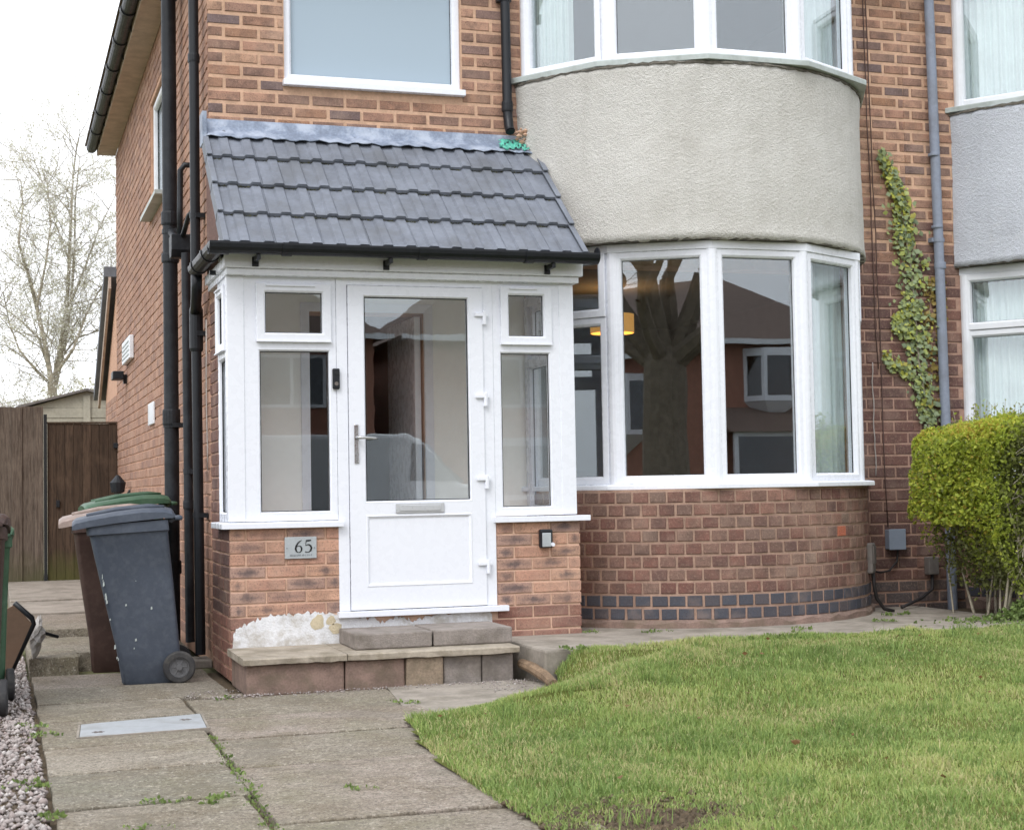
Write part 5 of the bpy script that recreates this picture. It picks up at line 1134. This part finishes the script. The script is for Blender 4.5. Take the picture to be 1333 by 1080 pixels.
# ------------------------------------------------------------------ wheelie bins
def wheelie(label, loc, rotz, body, lid, shear=.04, dz=.02, W=.46, lidsag=.0, group=None):
    t_ = thing('wheelie_bin', label, 'bin', (0,0,0), group)
    sx = lambda x, z: x-shear*z
    # body: tapered shell with rounded vertical corners and stiffening rim
    m = MB(); n = 7; rings = []
    def ringpts(x0, x1, wy, r_, z, tilt=0.0):
        pts = []
        for cx0, cy0, a0 in ((x1-r_, wy-r_, 0), (x0+r_, wy-r_, 90), (x0+r_, -wy+r_, 180), (x1-r_, -wy+r_, 270)):
            for k in range(5): a = R(a0+k*22.5); px_ = cx0+r_*math.cos(a); pts.append((px_, cy0+r_*math.sin(a), z+tilt*(px_+.05)))
        return [(sx(x, z), y, zz) for x, y, zz in pts]
    lv = [(-.17,.165,.185,.03,.0,0),(-.18,.18,.19,.03,.012,0),(-.19,.186,.195,.035,.22,0),(-.232,.195,.208,.035,.60,.01),(-.262,.20,.222,.035,.905,.04),(-.268,.203,.226,.035,.912,.045),(-.276,.208,.236,.035,.916,.05),(-.278,.208,.237,.035,.975,.06)]
    for L_ in lv: rings.append(ringpts(*L_))
    N_ = len(rings[0]); vs = [p for r2_ in rings for p in r2_]
    fs = [(i*N_+k, i*N_+(k+1)%N_, (i+1)*N_+(k+1)%N_, (i+1)*N_+k) for i in range(len(rings)-1) for k in range(N_)]+[tuple(range(N_))[::-1], tuple((len(rings)-1)*N_+k for k in range(N_))]
    smooth_angle(m.add(vs, fs).build('body', body, t_), 30)
    # lid: lofted, crowned, overhanging front lip
    m = MB(); st_ = []
    stations = [(-.345,.945,.962,.222),(-.352,.94,.985,.236),(-.33,.94,1.002,.246),(-.25,.955,1.020,.252),(-.10,.975,1.045,.253),(.06,.99,1.062,.252),(.18,1.0,1.062,.248),(.235,1.0,1.050,.240),(.25,1.005,1.03,.228)]
    for x, zb, zt, hw in stations:
        zt += lidsag*0; xx = sx(x, 1.0); c_ = .018
        st_.append([(xx,-hw,zb),(xx,-hw,zt-c_*1.4),(xx,-hw+.02,zt-c_*.5),(xx,-hw+.07,zt),(xx,-.05,zt+.008),(xx,.05,zt+.008),(xx,hw-.07,zt),(xx,hw-.02,zt-c_*.5),(xx,hw,zt-c_*1.4),(xx,hw,zb)])
    k_ = len(st_[0]); vs = [p for s2 in st_ for p in s2]
    fs = [(i*k_+j, i*k_+(j+1)%k_, (i+1)*k_+(j+1)%k_, (i+1)*k_+j) for i in range(len(st_)-1) for j in range(k_)]+[tuple(range(k_))[::-1], tuple((len(st_)-1)*k_+j for j in range(k_))]
    ld = smooth_angle(m.add(vs, fs).build('lid', lid, t_), 32)
    # raised panel and ribs of the lid
    for y in (-.13, .13): MB().tube([(sx(-.27,1),y,1.022),(sx(-.1,1),y,1.055),(sx(.1,1),y,1.072),(sx(.19,1),y,1.068)], [.012,.016,.016,.010], 8).build('lid_rib', lid, ld, smooth=True)
    m = MB().tube([(sx(.25,1),-.215,1.0),(sx(.285,1),-.205,.998),(sx(.29,1),0,1.0),(sx(.285,1),.205,.998),(sx(.25,1),.215,1.0)], .014, 10); m.build('handle', body, t_, smooth=True)
    for y in (-.15, .15): MB().tube([(sx(.22,1),y,.985),(sx(.262,1),y,1.01)], .02, 8).build('hinge', body, t_)
    MB().tube([(.155,-.215,.098),(.155,.215,.098)], .011, 8).build('axle', 'hub', t_)
    for s_ in (-1, 1):
        y = s_*.222
        wh = MB().lathe([(-.024,.062),(-.024,.088),(-.016,.097),(.016,.097),(.024,.088),(.024,.062),(.012,.060),(-.012,.060)], (.155,y,.098), (0,1,0), 28, False).build('wheel', 'tyre', t_); smooth_angle(wh, 40)
        m = MB().lathe([(-.012,.064),(-.012,.052),(-.008,.050),(.008,.050),(.012,.052),(.012,.064)], (.155,y,.098), (0,1,0), 24, False); m.lathe([(-.022,.018),(.022,.018)], (.155,y,.098), (0,1,0), 14)
        m.lathe([(-.004,.058),(.004,.058)], (.155,y,.098), (0,1,0), 20)
        for a in range(6):
            c_, s2 = math.cos(R(a*60)), math.sin(R(a*60)); m.tube([(.155+c_*.014,y,.098+s2*.014),(.155+c_*.056,y,.098+s2*.056)], .007, 6)
        m.build('rim', 'hub', wh)
    t_.location = loc; t_.rotation_euler = (0, 0, R(rotz)); return t_
wheelie('slate grey wheelie bin with a scuffed side, standing in front of the brown bin', (-.435,-.505,.0), -4, 'bin_grey', 'bin_grey', shear=.115)
sb = [o for o in bpy.data.objects if o.get('label', '').startswith('slate grey wheelie')][0]
m = MB(); rk = random.Random(6)
for i in range(16):
    z = rk.uniform(.15, .75); side_ = rk.random() < .6; x = (-.185-.055*z+.004 if side_ else rk.uniform(-.19,.15))-.115*z; wy = -(.19+.04*z)-.0012; a, b = rk.uniform(.002,.006), rk.uniform(.004,.02)*(1 if side_ else .5)
    m.add([(x-a, wy, z-b), (x+a, wy, z-b*.6), (x+a*.6, wy-.0004, z+b), (x-a*.8, wy-.0004, z+b*.7)], [(0,1,2,3)])
o = m.build('scuff_marks', 'grey_sill', None, kind='stuff'); o.parent = sb
wheelie('dark brown wheelie bin with a faded pinkish lid beside the side passage', (-.575,.25,.0), -3, 'bin_brown', 'lid_brown', shear=.03)
wheelie('green lidded wheelie bin against the side wall, mostly hidden by other bins', (-.42,1.2,.08), 3, 'bin_green', 'bin_green', shear=.0)
wheelie('green wheelie bin on the gravel beside the path, behind a brown one', (-1.485,-.98,.0), -88, 'bin_green', 'bin_green', shear=.0).scale = (.93,.93,.93)
wheelie('brown wheelie bin standing on the gravel in front of a green bin', (-1.53,-1.62,.0), -92, 'bin_brown', 'bin_brown', shear=.0)

# rubbish beside the passage
pb = thing('broken_panel', 'broken brown board with a black edge strip leaning beside the passage step', 'board', (-1.3,-.1,0))
MB().prism([(-1.46,-.01),(-1.27,-.01),(-1.13,.34),(-1.24,.47),(-1.45,.36)], lambda a,b,c: (a,c-.25*b,b), .02, .05).build('board', 'panel_board', pb, bevel=.003)
MB().tube([(-1.27,.03,.02),(-1.125,-.055,.345),(-1.135,-.065,.38),(-1.24,-.09,.48)], .017, 8).build('edge_strip', 'black_pvc', pb, smooth=True)
r_ = random.Random(21); m = MB(); NR, NS = 9, 12; vs = []
for k in range(NR):
    v = k/(NR-1); rad = .075*math.sin(math.pi*min(.96,max(.06,v*.93+.03)))**.7
    for s_ in range(NS): a = 2*math.pi*s_/NS; q2 = rad*(1+r_.uniform(-.35,.3)); vs.append((-1.115+.03*v+q2*.55*math.cos(a), .10+q2*math.sin(a), .12+.26*v+r_.uniform(-.012,.012)))
m.add(vs, [(k*NS+i,k*NS+(i+1)%NS,(k+1)*NS+(i+1)%NS,(k+1)*NS+i) for k in range(NR-1) for i in range(NS)]+[tuple(range(NS))[::-1], tuple((NR-1)*NS+i for i in range(NS))])
tag(m.build('plastic_bag', 'bag_plastic'), 'crumpled whitish plastic bag beside the broken board', 'bag')
tag(MB().tube([(-1.06,.12,.27),(-.97,.18,.235)], .011, 8).build('black_stick', 'black_pvc'), 'short black plastic stick poking out beside the white bag', 'stick')

# ------------------------------------------------------------------ hanging lamp in the bay room
lp = thing('pendant_lamp', 'orange drum shade lamp hanging inside the lower bay window', 'lamp', (3.35,1.2,2.35))
for dx_ in (0.0,):
    MB().lathe([(0,.172),(0,.176),(.15,.176),(.15,.172)], (3.35+dx_,1.2,2.37), (0,0,1), 32, False).build('lamp_shade', 'lamp_cloth', lp); MB().tube([(3.35+dx_,1.2,2.5),(3.35+dx_,1.2,2.74)], .006, 6).build('flex', 'gasket', lp)
pt = bpy.data.lights.new('lamp_bulb', 'POINT'); pt.energy = 5; pt.color = (1,.7,.35); pt.shadow_soft_size = .05
po = bpy.data.objects.new('lamp_bulb', pt); COL.objects.link(po); po.location = (3.35,1.2,2.445); po.parent = lp; po.matrix_parent_inverse = Matrix.Translation(-Vector((3.35,1.2,2.35)))

# ------------------------------------------------------------------ hedge
hr = np.random.default_rng(31)
hg = thing('privet_hedge', 'clipped golden privet hedge, yellow-green at its end, in front of the neighbouring bay', 'hedge', (5.45,-1.0,.15))
HC, HS = np.array([5.70,-1.06,.92]), np.array([.84,.46,.62])
def hedge_pts(n, r, shell=.25):
    u = r.uniform(-1, 1, (n, 3)); f = r.integers(0, 5, n)        # favour the outer surface
    ax = np.where(f < 2, 1, np.where(f < 3, 2, 0)); sg = np.where(f == 0, -1, np.where(f == 1, -1, np.where(f == 2, 1, -1)))
    depth = 1-np.abs(r.normal(0, shell, n)).clip(0, .9); u[np.arange(n), ax] = sg*depth
    nrm = np.linalg.norm(u**4, axis=1)**.25 if False else (np.abs(u)**7).sum(1)**(1/7)
    u = u/np.maximum(1, nrm)[:,None]
    P = HC+u*HS; P += .13*(np.stack([vnoise(P[:,1]+P[:,2], P[:,0], 3.5, 1), vnoise(P[:,0], P[:,2], 3.5, 2), vnoise(P[:,0], P[:,1], 3.5, 3)], -1)-.5)*1.5+.05*(np.stack([vnoise(P[:,1]+P[:,2], P[:,0], 11, 1), vnoise(P[:,0], P[:,2], 11, 2), vnoise(P[:,0], P[:,1], 11, 3)], -1)-.5)
    return P
P = hedge_pts(52000, hr, .20)
low = .20+.55*np.clip((5.25-P[:,0])/.28, 0, 1)+.16*vnoise(P[:,0], P[:,1], 4, 8)-.10*np.clip((P[:,0]-5.3)/1, 0, 1)
P = P[P[:,2] > low]
gapn = vnoise(P[:,0]*1.0, P[:,2], 3.2, 12)+.5*vnoise(P[:,0], P[:,2], 9, 13)
endf = np.clip(1-(P[:,0]-4.92)/.30, 0, 1); topf = np.clip((P[:,2]-1.38)/.15, 0, 1)
lowy = np.clip((.85-P[:,2])/.3, 0, 1)*np.clip(vnoise(P[:,0], P[:,2], 3, 44)*2.4-.9, 0, 1)
keep = hr.random(len(P)) < np.clip(.50+.6*np.maximum(endf, topf*.7)+.4*lowy+.6*(gapn-.6), .55, 1)
P, endf, topf, lowy = P[keep], endf[keep], topf[keep], lowy[keep]
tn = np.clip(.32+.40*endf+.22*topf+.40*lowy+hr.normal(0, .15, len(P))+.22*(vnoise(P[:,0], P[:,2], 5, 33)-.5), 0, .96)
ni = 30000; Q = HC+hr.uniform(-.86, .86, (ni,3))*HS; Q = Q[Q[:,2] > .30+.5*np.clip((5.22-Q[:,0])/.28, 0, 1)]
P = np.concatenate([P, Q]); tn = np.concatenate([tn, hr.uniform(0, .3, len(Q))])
A, B = rand_dirs(len(P), hr, (-.3,-.8,.5), .8)
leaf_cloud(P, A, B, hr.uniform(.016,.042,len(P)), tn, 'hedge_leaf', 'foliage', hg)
m = MB(); rt = random.Random(9)
for i in range(60):
    x, y = rt.uniform(5.15, 6.3), rt.uniform(-1.35, -.7); m.tube([(x,y,.12),(x+rt.uniform(-.08,.08),y+rt.uniform(-.08,.08),.5),(x+rt.uniform(-.2,.1),y+rt.uniform(-.15,.15),1.1)], [rt.uniform(.006,.016),.008,.004], 5, False)
m.build('stem', 'bark_pale', hg)
m = MB(); PT = hedge_pts(3600, hr, .08); PT = PT[(PT[:,0] > 5.18) & (PT[:,2] > .5)]
for p_ in PT:
    if p_[2] < .45: continue
    d = Vector((rt.gauss(0,.5), rt.gauss(-.3,.5), rt.gauss(.35,.5))).normalized()*rt.uniform(.05,.16); p0 = Vector(p_); m.tube([p0-d*.7, p0+d*.3+Vector((0,0,rt.uniform(-.01,.01)))], [.0028,.0016], 3, False)
SH = []
for i in range(90):          # stray shoots
    x, y = rt.uniform(4.98, 6.3), rt.uniform(-1.42, -.75); p0 = Vector((x, y, 1.36)); p1 = p0+Vector((rt.uniform(-.06,.06), rt.uniform(-.06,.04), rt.uniform(.16,.34))); m.tube([p0, p1], [.003,.0015], 3, False)
    for k in range(9): SH.append(p0.lerp(p1, .45+.55*k/8)+Vector((rt.gauss(0,.012), rt.gauss(0,.012), 0)))
m.build('twigs', 'bark_pale', hg)
SH = np.array(SH); A, B = rand_dirs(len(SH), hr, (0,0,.8), 1); leaf_cloud(SH, A, B, hr.uniform(.016,.034,len(SH)), np.clip(hr.normal(.5,.2,len(SH)),0,.95), 'hedge_leaf', 'shoots', hg)
# small leafy plant at the hedge foot
lv_ = thing('low_plant', 'low spreading green plant at the foot of the hedge', 'plant', (5.3,-1.45,.15))
n = 1500; a = hr.uniform(0, 6.28, n); d = np.abs(hr.normal(0,.3,n)); Pp = np.stack([5.3+d*np.cos(a)*1.0, -1.45+d*np.sin(a)*.5, .18+.16*np.exp(-d*d/.08)*hr.random(n)+.02], -1)
A, B = rand_dirs(n, hr, (0,-.2,.8), .8); leaf_cloud(Pp, A, B, hr.uniform(.02,.045,n), hr.uniform(0,.75,n), 'weed_leaf', 'leaves', lv_)

# ------------------------------------------------------------------ ivy
iv = thing('climbing_ivy', 'ivy climbing the brick wall beside the blue-grey downpipe', 'ivy', (5.45,-.03,1.2))
def wallpt(px, py, Y=-.03):
    d = F+RT*((px-666.5)/2035.4)-UP*((py-540)/2035.4); k = (Y-CAM_POS[1])/d.y; return Vector(CAM_POS)+d*k
spine = [wallpt(*p) for p in [(1210,560),(1204,520),(1196,470),(1192,420),(1187,360),(1180,310),(1172,265),(1160,230),(1147,204)]]
wids = [.07,.085,.10,.12,.115,.11,.085,.05,.02]
m = MB(); m.tube(spine, [.012,.011,.010,.009,.008,.007,.006,.004,.003], 6)
side_st = [[wallpt(1192,440),wallpt(1175,425),wallpt(1162,430)],[wallpt(1197,500),wallpt(1175,480),wallpt(1152,464)],[wallpt(1190,400),wallpt(1176,408),wallpt(1164,418)]]
for s_ in side_st: m.tube(s_, [.007,.005,.003], 5)
m.build('stem', 'bark_pale', iv)
C_, T_ = [], []; ri = np.random.default_rng(17)
def along(pts, ws, n, tb):
    for _ in range(n):
        s_ = ri.random()*(len(pts)-1); i = int(s_); f = s_-i; p_ = pts[i].lerp(pts[i+1], f); wv = ws[i]*(1-f)+ws[i+1]*f
        o_ = ri.normal(0, .5)*wv; C_.append((p_.x+o_, -.022-abs(ri.normal(0,.022)), p_.z+ri.normal(0,.03))); T_.append(np.clip(tb+ri.normal(0,.18)+(.3 if ri.random() < .12 else 0), 0, .95))
along(spine, [w_*1.2 for w_ in wids], 1200, .42); along(spine[5:], wids[5:], 260, .80)
for s_ in side_st: along(s_, [.06,.05,.03], 100, .6)
for _ in range(200): p_ = wallpt(ri.uniform(1205,1232), ri.uniform(360,540)); C_.append((p_.x, -.02-abs(ri.normal(0,.01)), p_.z)); T_.append(.98)
C_ = np.array(C_); n = len(C_); A = ri.normal(size=(n,3))*np.array([.8,.35,.6])+np.array([0,-.15,-.6]); A /= np.linalg.norm(A,axis=1,keepdims=True); Nn = np.array([0,-1,.35])+ri.normal(0,.35,(n,3)); B = np.cross(Nn, A); B /= np.linalg.norm(B,axis=1,keepdims=True)
leaf_cloud(C_, A, B*1.25, ri.uniform(.022,.062,n), np.array(T_), 'ivy_leaf', 'leaves', iv, fold=-.2)

# ------------------------------------------------------------------ trees
def tree_branches(base, d0, L0, r0, depth, rt, spread, up, minr, sides, tips, m, ratio=(.66,.86), kids=(2,3), lean=.0):
    p0, d = Vector(base), Vector(d0).normalized(); n = 4; pts, rs = [p0.copy()], [r0]; p = p0.copy()
    for k in range(n):
        d = (d+Vector((rt.gauss(0,.09),rt.gauss(0,.09),rt.gauss(0,.05)+up*.05))).normalized(); p = p+d*(L0/n); pts.append(p.copy()); rs.append(max(minr, r0*(1-.32*(k+1)/n)))
        if depth <= 2 and rt.random() < .8: tips.append((p.copy(), d.copy(), depth))
    m.tube(pts, rs, sides if depth > 2 else 4, depth == 0)
    if depth == 0: tips.append((p.copy(), d.copy(), 0)); return
    nk = rt.choice(kids)
    for i in range(nk):
        ax = d.orthogonal().normalized(); ax.rotate(Matrix.Rotation(rt.uniform(0, 6.28), 3, d)); dd = d.copy(); dd.rotate(Matrix.Rotation(rt.gauss(spread, .12), 3, ax)); dd = (dd+Vector((0,0,up*.25))).normalized()
        k = rt.uniform(*ratio); tree_branches(p if i < 2 else pts[-2], dd, L0*k, rs[-1]*(.82 if i == 0 else .62), depth-1, rt, spread, up, minr, sides, tips, m, ratio, kids)
rt = random.Random(5); m = MB(); tips = []
bt = thing('blossom_tree', 'slender bare-branched tree in pale blossom behind the garden shed', 'tree', (-.42,19,0))
def farpt(px, py, Y): d = F+RT*((px-666.5)/2035.4)-UP*((py-540)/2035.4); k = (Y-CAM_POS[1])/d.y; return Vector(CAM_POS)+d*k
tb = farpt(68, 500, 19); m.tube([(tb.x+.02,19,-.05),(tb.x+.01,19,1.6),(tb.x,19,tb.z)], [.13,.10,.085], 10)
limbs = [([(68,505),(60,455),(48,400),(36,355),(24,315),(30,270),(27,235)],.050,18.7),([(70,500),(78,455),(86,410),(90,350),(92,290),(95,230),(100,190)],.055,19.0),([(72,500),(84,450),(92,395),(97,330),(98,260),(104,205)],.045,19.4),
         ([(70,490),(95,455),(112,410),(128,380),(146,355)],.032,18.8),([(66,500),(45,480),(25,455),(12,420),(4,380)],.032,19.3),([(66,520),(52,538),(30,545),(8,535),(-20,525)],.030,18.9),([(76,470),(100,440),(130,430),(155,425)],.020,19.2),
         ([(64,480),(50,440),(30,420),(5,400),(-30,370)],.030,19.8),([(86,410),(110,350),(128,300),(150,255)],.028,19.5),([(48,400),(60,340),(66,290),(62,240)],.026,18.4),([(90,340),(72,290),(60,250),(45,210)],.020,19.3)]
for pts, r_0, Y0 in limbs:
    P3 = [farpt(px, py, Y0+.25*math.sin(k*1.7+r_0*90)*(k > 0)) for k, (px, py) in enumerate(pts)]; n = len(P3); m.tube(P3, [max(.008, r_0*(1-.8*k/(n-1))) for k in range(n)], 7, False)
    for k in range(1, n):
        for f_ in (.2, .6, 1.0):
            p_ = P3[k-1].lerp(P3[k], f_); dd = (P3[k]-P3[k-1]).normalized()
            for q_ in range(2):
                d = (dd*.5+Vector((rt.gauss(0,.7), rt.gauss(0,.6), rt.gauss(.25,.5)))).normalized(); tree_branches(p_, d, rt.uniform(.35,.75), .010, 2, rt, .55, .25, .0028, 4, tips, m, (.6,.85), (2,2,3))
m.build('trunk', 'bark_pale', bt)
rb = np.random.default_rng(2); TC = np.array([t_[0][:] for t_ in tips]); rep = 5; Cb = np.repeat(TC, rep, 0)+rb.normal(0, .05, (len(TC)*rep, 3)); A, B = rand_dirs(len(Cb), rb)
leaf_cloud(Cb, A, B, rb.uniform(.02,.045,len(Cb)), np.clip(rb.normal(.55,.3,len(Cb)),0,1), 'blossom', 'crown', bt)
# big bare street tree behind the camera, seen in the window panes
st_t = thing('street_tree', 'large bare street tree with forked trunk, reflected in the bay window', 'tree', (-5.10,-12.12,0))
rt = random.Random(14); m = MB(); tips = []
m.tube([(-5.10,-12.12,-.06),(-5.12,-12.12,.4),(-5.08,-12.10,1.2),(-5.12,-12.12,2.0),(-5.08,-12.12,2.7),(-5.08,-12.12,3.1),(-5.08,-12.12,3.5)], [.56,.44,.38,.35,.35,.33,.12], 14)
for d, L_, r_0 in [((-.62,.1,1),1.9,.20),((-.12,.25,1),2.0,.22),((.38,-.1,1),1.9,.2),((.75,.2,.8),1.7,.17),((-.1,-.6,1),1.8,.18),((.1,.7,.9),1.5,.14),((-.9,.3,.7),1.6,.14),((.9,-.3,.9),1.6,.15),((.0,.1,1),1.9,.2)]:
    tree_branches((-5.08+.12*d[0],-12.12+.12*d[1],3.0), d, L_*.82, r_0*1.0, 6, rt, .55, .0, .006, 7, tips, m, (.62,.8), (2,2,3))
m.build('trunk', 'bark_dark', st_t)

# ------------------------------------------------------------------ houses across the road (seen in the panes)
def far_house(label, x0, x1, hipl=2.6, hipr=2.6, wins=(), y=-29.0):
    t_ = thing('opposite_house', label, 'house', ((x0+x1)/2, y, 0), 'houses across the road')
    MB().box(x0, x1, y-8, y, -.05, 5.0).build('wall', 'far_brick', t_)
    e = .4; MB().add([(x0-e,y+e,4.95),(x1+e,y+e,4.95),(x1+e,y-8-e,4.95),(x0-e,y-8-e,4.95),(x0+hipl,y-4,7.6),(x1-hipr,y-4,7.6)], [(0,1,5,4),(1,2,5),(2,3,4,5),(3,0,4),(3,2,1,0)]).build('roof', 'far_roof', t_)
    MB().box(x0-e, x1+e, y+e, y+e+.1, 4.86, 5.0).build('gutter', 'white_pvc_old', t_)
    for (a, b, z0, z1, bow) in wins:
        mb = MB(); O_, U_, N_ = (0,y), (1,0), (0,1)
        if bow:
            pts = [(a,y),(a+.35,y+.55),(b-.35,y+.55),(b,y)]
            mb.prism(pts, lambda p,q_,c: (p,q_,c), z0-.05, z0); mb.prism(pts, lambda p,q_,c: (p,q_,c), z1, z1+.12)
            for p_, q_ in zip(pts[:-1], pts[1:]):
                O_, U_, N_, L_ = facet(p_, q_); N_ = (-N_[0], -N_[1]); mb.ring(O_, U_, N_, 0, L_, z0, z1, [(0,-.05),(0,0),(.09,0),(.09,-.05)])
            w_ = mb.build('window', 'white_pvc', t_)
            MB().prism([(a+.05,y),(a+.37,y+.5),(b-.37,y+.5),(b-.05,y)], lambda p,q_,c: (p,q_,c), z0+.01, z1-.01).build('pane', 'glass_far', w_)
            if z0 > 2:
                MB().add([(a,y,z0-.06),(a+.35,y+.55,z0-.06),(b-.35,y+.55,z0-.06),(b,y,z0-.06),((a+b)/2,y+.02,z0-.7)], [(0,1,4),(1,2,4),(2,3,4),(3,2,1,0)]).build('oriel_base', 'white_pvc_old', t_)
        else:
            w_ = mb.ring(O_, U_, N_, a, b, z0, z1, [(0,-.02),(0,.05),(.08,.05),(.08,-.02)]); mb.obox(O_, U_, N_, (a+b)/2-.04, (a+b)/2+.04, -.02, .045, z0+.08, z1-.08); w_ = mb.build('window', 'white_pvc', t_)
            MB().obox(O_, U_, N_, a+.07, b-.07, .01, .02, z0+.07, z1-.07).build('pane', 'glass_far', w_)
    return t_
def far_porch(t_, a, b, y=-29.0):
    MB().prism([(y,2.5),(y,3.2),(y+1.4,2.5)], lambda p,q_,c: (c,p,q_), a-.2, b+.2).build('porch_roof', 'far_roof', t_)
    MB().ring((0,y+1.2), (1,0), (0,1), a, b, .1, 2.5, [(0,-.1),(0,0),(.12,0),(.12,-.1)]).build('porch_frame', 'white_pvc', t_)
    MB().box(a+.1, b-.1, y+1.1, y+1.15, .1, 2.45).build('porch_glass', 'glass_far', t_)
h1 = far_house('brown-roofed brick house across the road, reflected in the widest bay panes', 8.5, 21.2, 3, 3.4, [(17.6,19.2,3.4,4.65,True),(15.4,16.6,3.4,4.6,False),(13.0,14.3,3.2,4.5,False),(10.5,12.2,3.2,4.5,False),(10.2,12.6,.9,2.3,True)]); far_porch(h1, 16.7, 19.7)
h2 = far_house('brick house across the road opposite the porch door, reflected beside branches', -2.5, 7.5, 3, 3, [(-1.5,.5,3.2,4.6,True),(4.6,6.3,3.2,4.5,False),(4.2,6.6,.9,2.3,True)]); far_porch(h2, 1.2, 3.2)
h3 = far_house('brick house across the road behind the bare street tree', -26.0, -15.7, 3, 3, [(-19.4,-17.6,2.7,4.3,True),(-24.5,-23,3.2,4.5,False),(-26,-24,.9,2.3,True)]); far_porch(h3, -22.8, -21)
h5 = far_house('brick house across the road between two others, opposite the gravel strip', -14.5, -4.6, 3, 3, [(-13.6,-11.8,3.2,4.6,True),(-8,-6.4,3.2,4.5,False),(-8.4,-6,.9,2.3,True)])
h4 = far_house('brick house across the road at the far end of the row', 23.5, 34, 3, 3, [(25,27,3.2,4.6,True),(29,31,3.2,4.6,True)])
# parked van on the far kerb
vn = thing('parked_van', 'white panel van parked on the road, reflected in the door glass', 'van', (5.1,-19.2,0))
VXO = -1.9
vp = [(4.6,.35),(9.4,.35),(9.45,.9),(9.2,1.15),(8.5,1.25),(7.75,2.05),(7.5,2.15),(4.75,2.15),(4.6,2.0)]
MB().prism(vp, lambda a,b,c: (a+VXO,c,b), -20.1, -18.3).build('body', 'van_paint', vn, bevel=.08)
MB().prism([(7.55,1.32),(8.42,1.32),(7.78,1.95),(7.55,1.97)], lambda a,b,c: (a+VXO,c,b), -20.11, -18.29).build('side_window', 'glass_far', vn)
MB().prism([(8.52,1.27),(7.80,2.0),(7.83,2.03),(8.56,1.29)], lambda a,b,c: (a+VXO,c,b), -19.95, -18.45).build('windscreen', 'glass_far', vn)
MB().box(4.7+VXO, 9.35+VXO, -18.296, -18.28, .75, .83).build('rubbing_strip', 'gasket', vn)
for x in (5.5, 8.55):
    for y in (-18.42, -19.98): MB().lathe([(-.11,.2),(-.11,.32),(.11,.32),(.11,.2)], (x+VXO,y,.28), (0,1,0), 20).build('wheel', 'tyre', vn)
